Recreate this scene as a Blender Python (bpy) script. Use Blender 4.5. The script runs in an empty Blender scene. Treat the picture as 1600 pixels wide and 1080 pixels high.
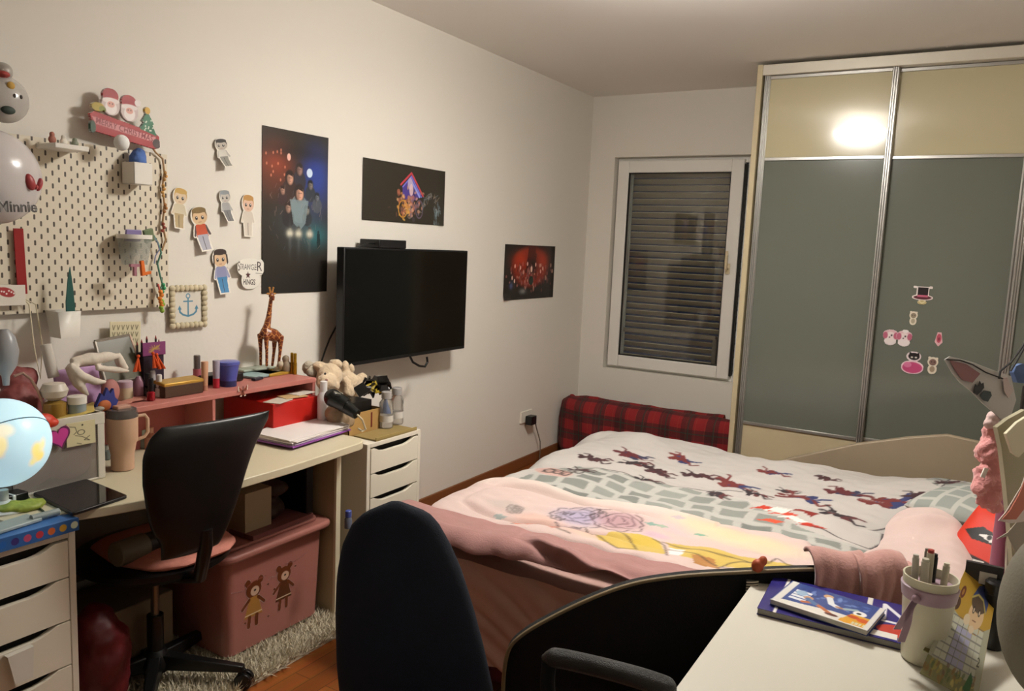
import bpy, math, random
import numpy as np
from mathutils import Vector, Matrix, Euler, noise
random.seed(7); rng=np.random.default_rng(7)
PI=math.pi
scn=bpy.context.scene; COL=scn.collection
# ---------------------------------------------------------------- camera
FPX,YAW,PIT,ROL=1223.07,0.5355,0.1263,0.0431
CAM=np.array([2.5701,0.0,1.4937])
FWD=np.array([-math.sin(YAW)*math.cos(PIT),math.cos(YAW)*math.cos(PIT),-math.sin(PIT)])
_r=np.array([math.cos(YAW),math.sin(YAW),0]);_u=np.cross(_r,FWD)
RGT=math.cos(ROL)*_r+math.sin(ROL)*_u; UPV=-math.sin(ROL)*_r+math.cos(ROL)*_u
def at(ax,val,u,v):
    """point of the real plane (axis ax = val) seen at photo pixel u,v"""
    d=FWD+RGT*(u-800)/FPX-UPV*(v-540)/FPX
    return CAM+d*((val-CAM[ax])/d[ax])
def depth(D,u,v): return CAM+D*(FWD+RGT*(u-800)/FPX-UPV*(v-540)/FPX)
def px(P): return float((np.array(P)-CAM)@FWD)/FPX      # metres per photo pixel at P
cd=bpy.data.cameras.new('camera'); co=bpy.data.objects.new('camera',cd); COL.objects.link(co)
cd.sensor_width=36; cd.lens=36*FPX/1600; cd.clip_start=0.02
M4=Matrix(((RGT[0],UPV[0],-FWD[0],CAM[0]),(RGT[1],UPV[1],-FWD[1],CAM[1]),(RGT[2],UPV[2],-FWD[2],CAM[2]),(0,0,0,1)))
co.matrix_world=M4; scn.camera=co
# ---------------------------------------------------------------- materials
def lin(h):
    if isinstance(h,str):
        h=h.lstrip('#'); c=[int(h[i:i+2],16)/255 for i in (0,2,4)]
    else: c=h
    return tuple(x/12.92 if x<=.04045 else ((x+.055)/1.055)**2.4 for x in c)
MC={}
def M(col,rough=.55,metal=0,alpha=1,emit=0,trans=0,bump=0,bscale=200,sheen=0,coat=0,ior=1.45):
    key=(col,rough,metal,alpha,emit,trans,bump,bscale,sheen,coat)
    if key in MC: return MC[key]
    m=bpy.data.materials.new('mat_%d'%len(MC)); m.use_nodes=True; nt=m.node_tree; b=nt.nodes['Principled BSDF']
    b.inputs['Base Color'].default_value=(*lin(col),1); b.inputs['Roughness'].default_value=rough
    b.inputs['Metallic'].default_value=metal; b.inputs['Alpha'].default_value=alpha; b.inputs['IOR'].default_value=ior
    b.inputs['Transmission Weight'].default_value=trans; b.inputs['Sheen Weight'].default_value=sheen; b.inputs['Coat Weight'].default_value=coat
    if emit: b.inputs['Emission Color'].default_value=(*lin(col),1); b.inputs['Emission Strength'].default_value=emit
    if bump:
        tc=nt.nodes.new('ShaderNodeTexCoord'); n=nt.nodes.new('ShaderNodeTexNoise'); n.inputs['Scale'].default_value=bscale; n.inputs['Detail'].default_value=4
        bp=nt.nodes.new('ShaderNodeBump'); bp.inputs['Strength'].default_value=bump; bp.inputs['Distance'].default_value=.01
        nt.links.new(tc.outputs['Object'],n.inputs['Vector']); nt.links.new(n.outputs['Fac'],bp.inputs['Height']); nt.links.new(bp.outputs['Normal'],b.inputs['Normal'])
    MC[key]=m; return m
def printed(rough=.6,emit=0,bump=0,sheen=0):
    key=('printed',rough,emit,bump,sheen)
    if key in MC: return MC[key]
    m=bpy.data.materials.new('printed_%d'%len(MC)); m.use_nodes=True; nt=m.node_tree; b=nt.nodes['Principled BSDF']
    a=nt.nodes.new('ShaderNodeAttribute'); a.attribute_name='Col'
    nt.links.new(a.outputs['Color'],b.inputs['Base Color']); b.inputs['Roughness'].default_value=rough; b.inputs['Sheen Weight'].default_value=sheen
    if emit: nt.links.new(a.outputs['Color'],b.inputs['Emission Color']); b.inputs['Emission Strength'].default_value=emit
    if bump:
        n=nt.nodes.new('ShaderNodeTexNoise'); n.inputs['Scale'].default_value=180; tc=nt.nodes.new('ShaderNodeTexCoord')
        bp=nt.nodes.new('ShaderNodeBump'); bp.inputs['Strength'].default_value=bump; bp.inputs['Distance'].default_value=.01
        nt.links.new(tc.outputs['Object'],n.inputs['Vector']); nt.links.new(n.outputs['Fac'],bp.inputs['Height']); nt.links.new(bp.outputs['Normal'],b.inputs['Normal'])
    MC[key]=m; return m
def nodemat(name,build):
    m=bpy.data.materials.new(name); m.use_nodes=True; nt=m.node_tree; build(nt,nt.nodes['Principled BSDF'],nt.nodes.new,nt.links.new); return m
# ---------------------------------------------------------------- object bookkeeping
def tag(o,label=None,cat=None,group=None,kind=None):
    if label: o['label']=label
    if cat: o['category']=cat
    if group: o['group']=group
    if kind: o['kind']=kind
    return o
def T(name,label,cat,loc,group=None,rz=0):
    o=bpy.data.objects.new(name,None); o.empty_display_size=.05; o.location=[float(x) for x in loc]; o.rotation_euler=(0,0,rz); COL.objects.link(o)
    return tag(o,label,cat,group)
def link(name,me,parent=None,world=True):
    """mesh in world coordinates becomes a child (or a top-level object with its origin at its base)"""
    o=bpy.data.objects.new(name,me); COL.objects.link(o)
    if parent is not None:
        o.parent=parent
        if world:
            pl=Vector((0,0,0)); q=parent
            R=Matrix.Identity(4)
            chain=[]
            while q is not None: chain.append(q); q=q.parent
            for q in reversed(chain): R=R@Matrix.Translation(q.location)@q.rotation_euler.to_matrix().to_4x4()
            me.transform(R.inverted())
    elif world and len(me.vertices):
        co_=np.empty(len(me.vertices)*3); me.vertices.foreach_get('co',co_); co_=co_.reshape(-1,3)
        c=Vector(((co_[:,0].min()+co_[:,0].max())/2,(co_[:,1].min()+co_[:,1].max())/2,co_[:,2].min()))
        me.transform(Matrix.Translation(-c)); o.location=c
    return o
def copy_tree(o,parent=None):
    c=o.copy(); COL.objects.link(c); c.parent=parent
    for ch in list(o.children): copy_tree(ch,c)
    return c
# ---------------------------------------------------------------- mesh builder
def rotm(r): return np.array(Euler(r).to_matrix()) if r is not None else np.eye(3)
class MB:
    def __init__(s): s.v=[];s.f=[];s.m=[];s.mats=[]
    def mi(s,m):
        if m not in s.mats: s.mats.append(m)
        return s.mats.index(m)
    def add(s,v,f,m):
        k=len(s.v); s.v.extend([tuple(map(float,p)) for p in v]); i=s.mi(m)
        for q in f: s.f.append([a+k for a in q]); s.m.append(i)
        return s
    def box(s,c,d,m,r=None):
        c=np.array(c,float); d=np.array(d,float)/2
        p=np.array([(x,y,z) for x in(-1,1) for y in(-1,1) for z in(-1,1)])*d
        p=p@rotm(r).T+c
        return s.add(p,[(0,1,3,2),(4,6,7,5),(0,4,5,1),(2,3,7,6),(0,2,6,4),(1,5,7,3)],m)
    def bx(s,a,b,m):
        a=np.array(a,float);b=np.array(b,float); return s.box((a+b)/2,abs(b-a),m)
    def lathe(s,prof,c,m,n=24,axis=None,sx=1,sy=1):
        """prof: [(r,z)]"""
        c=np.array(c,float); v=[];f=[]
        A=np.eye(3)
        if axis is not None: A=np.array(Vector((0,0,1)).rotation_difference(Vector([float(q) for q in axis])).to_matrix())
        for r,z in prof:
            for k in range(n):
                a=2*PI*k/n; v.append(A@np.array([r*sx*math.cos(a),r*sy*math.sin(a),z])+c)
        L=len(prof)
        for i in range(L-1):
            for k in range(n): f.append((i*n+k,i*n+(k+1)%n,(i+1)*n+(k+1)%n,(i+1)*n+k))
        f.append(tuple(range(n))[::-1]); f.append(tuple((L-1)*n+k for k in range(n)))
        return s.add(v,f,m)
    def cyl(s,a,b,r0,m,r1=None,n=16):
        a=np.array(a,float);b=np.array(b,float);L=np.linalg.norm(b-a)
        return s.lathe([(r0,0),(r0 if r1 is None else r1,L)],a,m,n,axis=(b-a)/L)
    def ell(s,c,r,m,rot=None,n=20,k=12):
        c=np.array(c,float); r=np.array(r,float)*np.ones(3); R=rotm(rot); v=[];f=[]
        for i in range(k+1):
            t=PI*i/k
            for j in range(n):
                a=2*PI*j/n; v.append(R@(np.array([math.sin(t)*math.cos(a),math.sin(t)*math.sin(a),-math.cos(t)])*r)+c)
        for i in range(k):
            for j in range(n): f.append((i*n+j,i*n+(j+1)%n,(i+1)*n+(j+1)%n,(i+1)*n+j))
        return s.add(v,f,m)
    def tube(s,pts,r,m,n=10):
        P=[np.array(p,float) for p in pts]; N=len(P); rr=r if hasattr(r,'__len__') else [r]*N
        v=[];f=[]; ref=np.array([0.3,.2,.93])
        pr=None
        for i in range(N):
            t=P[min(i+1,N-1)]-P[max(i-1,0)]; t=t/(np.linalg.norm(t)+1e-12)
            if pr is None:
                a=np.cross(t,ref); 
                if np.linalg.norm(a)<1e-3: a=np.cross(t,(1,0,0))
            else: a=pr-t*(pr@t)
            a=a/np.linalg.norm(a); pr=a; b=np.cross(t,a)
            for k in range(n):
                q=2*PI*k/n; v.append(P[i]+rr[i]*(a*math.cos(q)+b*math.sin(q)))
        for i in range(N-1):
            for k in range(n): f.append((i*n+k,i*n+(k+1)%n,(i+1)*n+(k+1)%n,(i+1)*n+k))
        f.append(tuple(range(n))[::-1]); f.append(tuple((N-1)*n+k for k in range(n)))
        return s.add(v,f,m)
    def prism(s,poly,o,u,w,nrm,th,m):
        """poly 2D in frame (o,u,w), extruded th along nrm"""
        o,u,w,nrm=[np.array(q,float) for q in(o,u,w,nrm)]; n=len(poly)
        a=[o+u*x+w*y for x,y in poly]; b=[q+nrm*th for q in a]
        f=[tuple(range(n))[::-1],tuple(range(n,2*n))]+[(i,(i+1)%n,(i+1)%n+n,i+n) for i in range(n)]
        return s.add(a+b,f,m)
    def mesh(s,name='m',smooth=True):
        me=bpy.data.meshes.new(name); me.from_pydata(s.v,[],s.f); me.validate()
        for m in s.mats: me.materials.append(m)
        if len(me.polygons)==len(s.m): me.polygons.foreach_set('material_index',s.m)
        me.update()
        import bmesh
        bm=bmesh.new(); bm.from_mesh(me); bmesh.ops.recalc_face_normals(bm,faces=bm.faces); bm.to_mesh(me); bm.free()
        if smooth:
            me.polygons.foreach_set('use_smooth',[True]*len(me.polygons))
            try: me.set_sharp_from_angle(angle=math.radians(38))
            except Exception: pass
        return me
    def build(s,name,parent=None,smooth=True,bev=0,seg=2,vox=0,sub=0,disp=0,dscale=.05):
        o=link(name,s.mesh(name,smooth),parent)
        if bev:
            b=o.modifiers.new('b','BEVEL'); b.width=bev; b.segments=seg; b.limit_method='ANGLE'; b.angle_limit=math.radians(40); b.harden_normals=False
        if vox:
            r=o.modifiers.new('r','REMESH'); r.mode='VOXEL'; r.voxel_size=vox; r.use_smooth_shade=True
            q=o.modifiers.new('s','SMOOTH'); q.factor=.5; q.iterations=6
        if sub: q=o.modifiers.new('u','SUBSURF'); q.levels=sub; q.render_levels=sub
        if disp:
            t=bpy.data.textures.new('t','CLOUDS'); t.noise_scale=dscale; t.noise_depth=3
            d=o.modifiers.new('d','DISPLACE'); d.texture=t; d.strength=disp; d.mid_level=.5; d.texture_coords='LOCAL'
        return o
def S(o,name=None): return tag(o,kind='structure')
def pillow(rows,o,u,w,nrm,th,m,nx=24,bend=0,flat=4,mb=None,ny=None,fn=None):
    """cushioned slab: rows=[(v,uL,uR)] outline; thickness bulges, bend curves along u"""
    mb=mb or MB(); o,u,w,nrm=[np.array(q,float) for q in(o,u,w,nrm)]
    vs=[r[0] for r in rows]; ny=ny or 30
    V=np.interp(np.linspace(0,1,ny),np.linspace(0,1,len(vs)),vs) if False else vs[0]+(vs[-1]-vs[0])*(1-np.cos(np.linspace(0,PI,ny)))/2
    L=np.interp(V,vs,[r[1] for r in rows]); R=np.interp(V,vs,[r[2] for r in rows])
    sgn=1
    pts=[[],[]]
    for side in (0,1):
        for j in range(ny):
            tv=2*j/(ny-1)-1 if True else 0
            tv=2*(V[j]-vs[0])/(vs[-1]-vs[0])-1
            for i in range(nx):
                tu=-math.cos(PI*i/(nx-1)); x=(L[j]+R[j])/2+(R[j]-L[j])/2*tu
                h=max(0,(1-abs(tu)**flat))**.5*max(0,(1-abs(tv)**flat))**.5*th/2
                off=bend*(tu*tu)
                P=o+u*x+w*V[j]+nrm*(off+(h if side else -h))
                if fn: P=P+nrm*fn(x,V[j])
                pts[side].append(P)
    v=pts[0]+pts[1]; f=[]; N=nx*ny
    for j in range(ny-1):
        for i in range(nx-1):
            a=j*nx+i; f.append((a,a+nx,a+nx+1,a+1)); f.append((N+a,N+a+1,N+a+nx+1,N+a+nx))
    for i in range(nx-1): f.append((i,i+1,N+i+1,N+i)); a=(ny-1)*nx+i; f.append((a,N+a,N+a+1,a+1))
    for j in range(ny-1): a=j*nx; f.append((a,N+a,N+a+nx,a+nx)); a=j*nx+nx-1; f.append((a,a+nx,N+a+nx,N+a))
    mb.add(v,f,m); return mb
# ---------------------------------------------------------------- print canvas (the pattern a thing carries)
_tc={}
def text_tris(s,bold=0):
    if (s,bold) in _tc: return _tc[(s,bold)]
    c=bpy.data.curves.new('t','FONT'); c.body=s; c.offset=bold; c.resolution_u=3
    o=bpy.data.objects.new('t',c); COL.objects.link(o); bpy.context.view_layer.update()
    me=bpy.data.meshes.new_from_object(o.evaluated_get(bpy.context.evaluated_depsgraph_get()))
    me.calc_loop_triangles()
    V=np.array([v.co[:2] for v in me.vertices]); Tq=[tuple(t.vertices) for t in me.loop_triangles]
    bpy.data.objects.remove(o); mn=V.min(0); mx=V.max(0); V=(V-mn)/(mx[0]-mn[0]); r=(V,Tq,(mx[1]-mn[1])/(mx[0]-mn[0])); _tc[(s,bold)]=r; return r
class CV:
    def __init__(s,w,h,res,bg='ffffff',alpha=1,x0=0,y0=0):
        s.res=res; nx=int(w/res)+1; ny=int(h/res)+1
        s.X,s.Y=np.meshgrid(np.linspace(x0,x0+w,nx),np.linspace(y0,y0+h,ny)); s.c=np.ones((ny,nx,3))*np.array(lin(bg)); s.a=np.ones((ny,nx))*alpha; s.w=w;s.h=h
    def put(s,m,col,op=1,cut=False):
        if cut: s.a=np.maximum(s.a,(m>.5).astype(float))
        m=(m*op)[...,None]; s.c=s.c*(1-m)+np.array(lin(col))*m; return s
    def ell(s,cx,cy,rx,ry,col,rot=0,op=1,cut=False,soft=1.0):
        c,q=math.cos(rot),math.sin(rot); x=s.X-cx;y=s.Y-cy; u=(x*c+y*q)/rx; v=(-x*q+y*c)/ry; d=(np.sqrt(u*u+v*v)-1)*min(rx,ry)
        return s.put(np.clip(.5-d/(s.res*soft),0,1),col,op,cut)
    def ring(s,cx,cy,rx,ry,col,wd,op=1):
        u=(s.X-cx)/rx;v=(s.Y-cy)/ry; d=abs((np.sqrt(u*u+v*v)-1)*min(rx,ry))-wd/2
        return s.put(np.clip(.5-d/s.res,0,1),col,op)
    def glow(s,cx,cy,rx,ry,col,op=1,p=1,rot=0):
        c,q=math.cos(rot),math.sin(rot); x=s.X-cx;y=s.Y-cy; u=(x*c+y*q)/rx; v=(-x*q+y*c)/ry
        return s.put(np.exp(-(u*u+v*v)**p),col,op)
    def inside(s,pts):
        r=np.zeros(s.X.shape,bool); n=len(pts)
        for i in range(n):
            x0,y0=pts[i];x1,y1=pts[(i+1)%n]
            if y0==y1: continue
            c=((y0>s.Y)!=(y1>s.Y))&(s.X<(x1-x0)*(s.Y-y0)/(y1-y0)+x0); r^=c
        return r
    def dline(s,pts):
        d=np.full(s.X.shape,1e9)
        for (x0,y0),(x1,y1) in zip(pts[:-1],pts[1:]):
            dx,dy=x1-x0,y1-y0; t=np.clip(((s.X-x0)*dx+(s.Y-y0)*dy)/(dx*dx+dy*dy+1e-12),0,1)
            d=np.minimum(d,np.hypot(s.X-x0-t*dx,s.Y-y0-t*dy))
        return d
    def poly(s,pts,col,op=1,cut=False): return s.put(s.inside(pts).astype(float),col,op,cut)
    def line(s,pts,wd,col,op=1,cut=False): return s.put(np.clip(.5-(s.dline(pts)-wd/2)/s.res,0,1),col,op,cut)
    def text(s,t,x,y,w,col,h=None,rot=0,bold=.01,op=1,cut=False):
        V,Tq,asp=text_tris(t,bold); h=h or w*asp; P=V*np.array([w,h/asp]); c,q=math.cos(rot),math.sin(rot); P=np.stack([P[:,0]*c-P[:,1]*q+x,P[:,0]*q+P[:,1]*c+y],1)
        m=np.zeros(s.X.shape,bool); xs=s.X[0];ys=s.Y[:,0]
        for t3 in Tq:
            A=P[list(t3)]; i0,i1=np.searchsorted(xs,[A[:,0].min()-s.res,A[:,0].max()+s.res]); j0,j1=np.searchsorted(ys,[A[:,1].min()-s.res,A[:,1].max()+s.res])
            if i1<=i0 or j1<=j0: continue
            x=s.X[j0:j1,i0:i1];y=s.Y[j0:j1,i0:i1]; sg=[]
            for k in range(3):
                a=A[k];b=A[(k+1)%3]; sg.append((b[0]-a[0])*(y-a[1])-(b[1]-a[1])*(x-a[0]))
            m[j0:j1,i0:i1]|=((sg[0]>=0)&(sg[1]>=0)&(sg[2]>=0))|((sg[0]<=0)&(sg[1]<=0)&(sg[2]<=0))
        return s.put(m.astype(float),col,op,cut)
    def mesh(s,name,fn,mat,cut=True):
        """fn(X,Y)->(x,y,z) arrays"""
        x,y,z=fn(s.X,s.Y); x=x+0*s.X;y=y+0*s.X;z=z+0*s.X
        ny,nx=s.X.shape; P=np.stack([x,y,z],-1).reshape(-1,3)
        j,i=np.meshgrid(np.arange(ny-1),np.arange(nx-1),indexing='ij'); a=(j*nx+i).ravel()
        F=np.stack([a,a+1,a+nx+1,a+nx],1)
        if cut: al=s.a.ravel(); F=F[al[F].mean(1)>.5]
        used=np.unique(F); mp=np.full(len(P),-1); mp[used]=np.arange(len(used)); F=mp[F]; P=P[used]; C=s.c.reshape(-1,3)[used]
        me=bpy.data.meshes.new(name); me.vertices.add(len(P)); me.vertices.foreach_set('co',P.ravel().astype(np.float32))
        me.loops.add(F.size); me.loops.foreach_set('vertex_index',F.ravel().astype(np.int32)); me.polygons.add(len(F)); me.polygons.foreach_set('loop_start',np.arange(0,F.size,4,dtype=np.int32)); 
        me.update(calc_edges=True); me.polygons.foreach_set('use_smooth',[True]*len(F))
        at_=me.color_attributes.new('Col','FLOAT_COLOR','POINT'); at_.data.foreach_set('color',np.concatenate([C,np.ones((len(C),1))],1).ravel().astype(np.float32))
        me.materials.append(mat); me.validate(); return me
    def build(s,name,fn,parent=None,mat=None,th=0,cut=True):
        o=link(name,s.mesh(name,fn,mat or printed(),cut),parent)
        if th: m=o.modifiers.new('s','SOLIDIFY'); m.thickness=th; m.offset=0
        return o
def plane(o,u,w,nrm=(0,0,1),curl=None):
    o,u,w,nrm=[np.array(q,float) for q in(o,u,w,nrm)]
    def fn(X,Y):
        k=curl(X,Y) if curl else 0*X
        return tuple(o[i]+u[i]*X+w[i]*Y+nrm[i]*k for i in range(3))
    return fn
def smoothn(X,Y,sc,seed=0,oct=3):
    r=np.random.default_rng(seed); out=0*X; amp=1
    for k in range(oct):
        for _ in range(3):
            a=r.uniform(0,2*PI); f=sc*(2**k)*r.uniform(.7,1.4); out=out+amp*np.sin((X*math.cos(a)+Y*math.sin(a))*f+r.uniform(0,6.28))/3
        amp*=.5
    return out
# ================================================================ the room
YF=5.351; H=2.6; XR=3.45; YB=-1.7
wallm=M('e4dfd5',.75,bump=.05,bscale=60); ceilm=M('f0ece6',.85)
def floor_nodes(nt,b,new,lk):
    tc=new('ShaderNodeTexCoord'); mp=new('ShaderNodeMapping'); mp.inputs['Rotation'].default_value=(0,0,PI/2)
    br=new('ShaderNodeTexBrick'); br.inputs['Scale'].default_value=1; br.inputs['Brick Width'].default_value=.5; br.inputs['Row Height'].default_value=.07; br.inputs['Mortar Size'].default_value=.0012
    br.inputs['Color1'].default_value=(*lin('a8602a'),1); br.inputs['Color2'].default_value=(*lin('8c4a1c'),1); br.inputs['Mortar'].default_value=(*lin('3d200e'),1)
    n=new('ShaderNodeTexNoise'); n.inputs['Scale'].default_value=6; mp2=new('ShaderNodeMapping'); mp2.inputs['Scale'].default_value=(12,1,1)
    mx=new('ShaderNodeMix'); mx.data_type='RGBA'; mx.blend_type='MULTIPLY'; mx.inputs['Factor'].default_value=.5
    lk(tc.outputs['Object'],mp.inputs['Vector']); lk(mp.outputs['Vector'],br.inputs['Vector']); lk(tc.outputs['Object'],mp2.inputs['Vector']); lk(mp2.outputs['Vector'],n.inputs['Vector'])
    lk(br.outputs['Color'],mx.inputs['A']); lk(n.outputs['Color'],mx.inputs['B']); lk(mx.outputs['Result'],b.inputs['Base Color']); b.inputs['Roughness'].default_value=.35
S(MB().bx((-.1,YB-.1,-.1),(XR+.1,YF+.1,0),nodemat('parquet',floor_nodes)).build('floor',smooth=False))
S(MB().bx((-.1,YB-.1,H),(XR+.1,YF+.1,H+.1),ceilm).build('ceiling',smooth=False))
S(MB().bx((-.1,YB,0),(0,YF,H),wallm).build('wall_left',smooth=False))
S(MB().bx((XR,YB,0),(XR+.1,YF,H),wallm).build('wall_right',smooth=False))
S(MB().bx((-.1,YB-.1,0),(XR+.1,YB,H),wallm).build('wall_back',smooth=False))
W0,W1,Z0,Z1=.195,1.19,.62,2.165          # window opening
mb=MB(); D=.22
for a,b in (((-.1,YF,0),(W0,YF+D,H)),((W1,YF,0),(XR+.1,YF+D,H)),((W0,YF,0),(W1,YF+D,Z0)),((W0,YF,Z1),(W1,YF+D,H))): mb.bx(a,b,wallm)
S(mb.build('wall_far',smooth=False))
bbm=M('7a4a28',.5)
S(MB().bx((0,1.0,0),(.014,YF,.07),bbm).build('baseboard_left',bev=.003))
S(MB().bx((.014,YF-.014,0),(1.35,YF,.07),bbm).build('baseboard_far',bev=.003))
# window: fixed frame, sash with glass, handle, outside shutter
wp=M('e9e6df',.35)
win=T('window_1',None,None,(.7,YF+.05,Z0)); tag(win,kind='structure')
def frame(mb,x0,x1,z0,z1,y0,y1,w,m):
    mb.bx((x0,y0,z0),(x0+w,y1,z1),m);mb.bx((x1-w,y0,z0),(x1,y1,z1),m);mb.bx((x0+w,y0,z0),(x1-w,y1,z0+w),m);mb.bx((x0+w,y0,z1-w),(x1-w,y1,z1),m)
mb=MB(); frame(mb,W0,W1-.0,Z0,Z1,YF+.07,YF+.14,.045,wp); mb.build('window_frame',win,bev=.003)
mb=MB(); frame(mb,.215,1.128,.64,2.14,YF+.025,YF+.085,.085,wp); mb.bx((1.128,YF+.03,.66),(1.142,YF+.08,2.11),M('1a1814',.6)); mb.build('sash',win,bev=.006)  # near-black strip paints the shade in the gap between sash and frame
mb=MB(); frame(mb,.298,1.045,.723,2.057,YF+.03,YF+.05,.008,M('26241f',.6)); mb.build('window_gasket',win)
MB().bx((.29,YF+.05,.715),(1.05,YF+.056,2.065),M('ffffff',.0,trans=1,ior=1.45)).build('window_pane',win,smooth=False)
hp=at(1,YF+.02,1137,420)
mb=MB(); mb.bx((hp[0]-.014,YF+.012,hp[2]-.035),(hp[0]+.014,YF+.025,hp[2]+.035),M('d9c9a6',.4)); mb.cyl((hp[0],YF+.015,hp[2]),(hp[0],YF-.03,hp[2]),.009,M('d9c9a6',.4)); mb.tube([(hp[0],YF-.03,hp[2]),(hp[0],YF-.034,hp[2]+.03),(hp[0],YF-.03,hp[2]+.12)],.01,M('d9c9a6',.4)); mb.build('handle',win)
mb=MB(); slm=M('b5ac92',.5); zz=.66
while zz<2.14:
    mb.box((.69,YF+.17,zz),(.93,.052,.007),slm,r=(math.radians(-38),0,0)); zz+=.048
for x in (.235,1.15): mb.bx((x-.02,YF+.14,.62),(x+.02,YF+.2,2.165),slm)
mb.build('shutter',win,smooth=False)
mb=MB(); mb.bx((.26,YF+.115,.655),(.30,YF+.135,2.1),M('c9cfc6',.4)); mb.bx((.98,YF+.1,.655),(1.01,YF+.13,.9),M('6d6a5e',.4)); mb.bx((.30,YF+.1,.895),(1.0,YF+.13,.925),M('8b8572',.4)); mb.build('guide_rail',win,bev=.002)
# ceiling lamp
lamp=T('ceiling_lamp','round frosted glass ceiling lamp in the middle of the ceiling','lamp',(1.64,2.7,2.6))
MB().lathe([(.0,2.6),(.06,2.6),(.06,2.57),(.015,2.56),(.015,2.50),(.19,2.50),(.19,2.49)],(1.64,2.7,0),M('e8e4da',.4),n=40).build('base',lamp)
MB().lathe([(.12,2.515),(.185,2.50),(.185,2.48),(.165,2.45),(.11,2.43),(.0,2.42)],(1.64,2.7,0),M('fffaf2',.3,emit=135),n=40).build('lamp_shade',lamp)
# ---------------------------------------------------------------- wardrobe
YW=4.709; XW=1.351
wd=T('sliding_door_wardrobe','built-in wardrobe with sliding doors of grey glass and beige panels','wardrobe',(2.4,5.0,0))
beige=M('c6b896',.45); beigeg=M('c2b998',.14,coat=.3); alu=M('b9b7b2',.32,metal=.75); glassg=M('686c62',.16,coat=.2)
mb=MB(); mb.bx((XW-.004,YW-.03,0),(XW+.026,YF-.002,2.58),beige); mb.bx((XW+.026,YF-.03,0),(XR-.01,YF-.002,2.58),beige); mb.bx((XR-.03,YW,0),(XR-.002,YF,2.58),beige); mb.bx((XW+.026,YW,2.56),(XR,YF,2.58),beige); mb.bx((XW+.026,YW,.0),(XR,YF,.05),beige); mb.build('carcass',wd,bev=.002)
MB().bx((XW+.026,YW-.03,2.52),(XR-.005,YW+.06,2.578),M('d6d0c2',.35,metal=.2)).build('top_rail',wd,bev=.003)
MB().bx((XW+.026,YW-.03,0),(XR-.005,YW+.06,.03),alu).build('bottom_rail',wd,bev=.003)
def door(x0,x1,y):
    mb=MB()
    for xa in (x0,x1-.034):
        mb.bx((xa,y,.035),(xa+.034,y+.03,2.52),alu)
        for k in range(3): mb.bx((xa+.003+.011*k,y-.012,.035),(xa+.009+.011*k,y,2.52),alu)
    d=mb.build('door',wd,bev=.0012)
    for z in (.49,2.045,2.50,.04): MB().bx((x0+.034,y-.004,z),(x1-.034,y+.026,z+.018),alu).build('door_rail',d,bev=.002)
    MB().bx((x0+.03,y+.006,2.06),(x1-.03,y+.018,2.505),beigeg).build('upper_panel',d,smooth=False)
    MB().bx((x0+.03,y+.006,.505),(x1-.03,y+.018,2.05),glassg).build('glass_panel',d,smooth=False)
    MB().bx((x0+.03,y+.006,.055),(x1-.03,y+.018,.495),beige).build('lower_panel',d,smooth=False)
door(1.385,2.085,YW+.0); door(2.03,2.72,YW+.035); door(2.70,XR-.04,YW+.0)
# children 'door' are two levels deep: keep at most thing > part > sub-part
# ---------------------------------------------------------------- wall posters
def wallfn(P,off=.0,curl=None): return plane((off,P[1],P[2]),(0,1,0),(0,0,1),(1,0,0),curl)
pm=printed(.42)
def rough_person(c,x,y,s,hair,face,body,seed=0,op=1):
    c.ell(x,y-s*1.25,s*.95,s*1.1,body,op=op); c.poly([(x-s*.9,y-s*1.9),(x-s*.75,y-s*.9),(x-s*.2,y-s*.5),(x+s*.3,y-s*.5),(x+s*.85,y-s*1.0),(x+s*.8,y-s*2)],body,op); c.ell(x,y,s*.55,s*.7,hair,op=op,soft=3); c.ell(x+s*.06,y-s*.10,s*.36,s*.50,face,op=op,soft=4); c.ell(x-s*.17,y-s*.12,s*.22,s*.46,hair,op=op*.5,soft=4); c.poly([(x-s*.4,y+s*.5),(x-s*.42,y+s*.12),(x-s*.1,y+s*.28),(x+s*.38,y+s*.1),(x+s*.3,y+s*.6)],hair,op); c.line([(x-s*.1,y-s*.02),(x+s*.26,y-s*.02)],s*.07,hair,op*.7); c.line([(x,y-s*.36),(x+s*.16,y-s*.36)],s*.05,'703830',op*.7)
c=CV(.372,.685,.0022,'2a2620'); 
c.glow(.07,.54,.085,.075,'944028',.8); c.glow(.05,.46,.06,.07,'5c3020',.6); c.glow(.30,.50,.08,.12,'283e8c',.95,p=1.4); c.glow(.28,.36,.09,.10,'2c3a5c',.5); c.glow(.19,.30,.10,.09,'4a5458',.6); c.glow(.30,.25,.07,.05,'2a7078',.7)
c.glow(.18,.6,.25,.03,'1c1a18',.7)
for q in range(14): c.ell(rng.uniform(.02,.15),rng.uniform(.47,.6),.004,.006,'d98a6a',op=.7)
c.ell(.145,.575,.010,.015,'e8b8a8'); c.ell(.265,.52,.017,.019,'cfe0f4'); 
for x,y,s,h,f,b in ((.205,.53,.040,'2b2420','9a7a70','32303a'),(.15,.49,.046,'241a16','c99a84','3a2a28'),(.27,.47,.032,'181818','8a8078','30343c'),(.11,.435,.028,'2a1c18','b8907c','3a2a2c'),(.31,.42,.03,'202228','70747c','4a5058'),(.205,.43,.055,'2c221e','d8a48c','6d7a80'),(.14,.365,.036,'30241e','a88878','2e2a2c'),(.25,.36,.03,'2a2824','8c8880','2c3036')): rough_person(c,x,y,s,h,f,b)
c.poly([(.15,.40),(.26,.40),(.24,.3),(.21,.27),(.17,.3)],'7f9196',.7)
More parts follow.
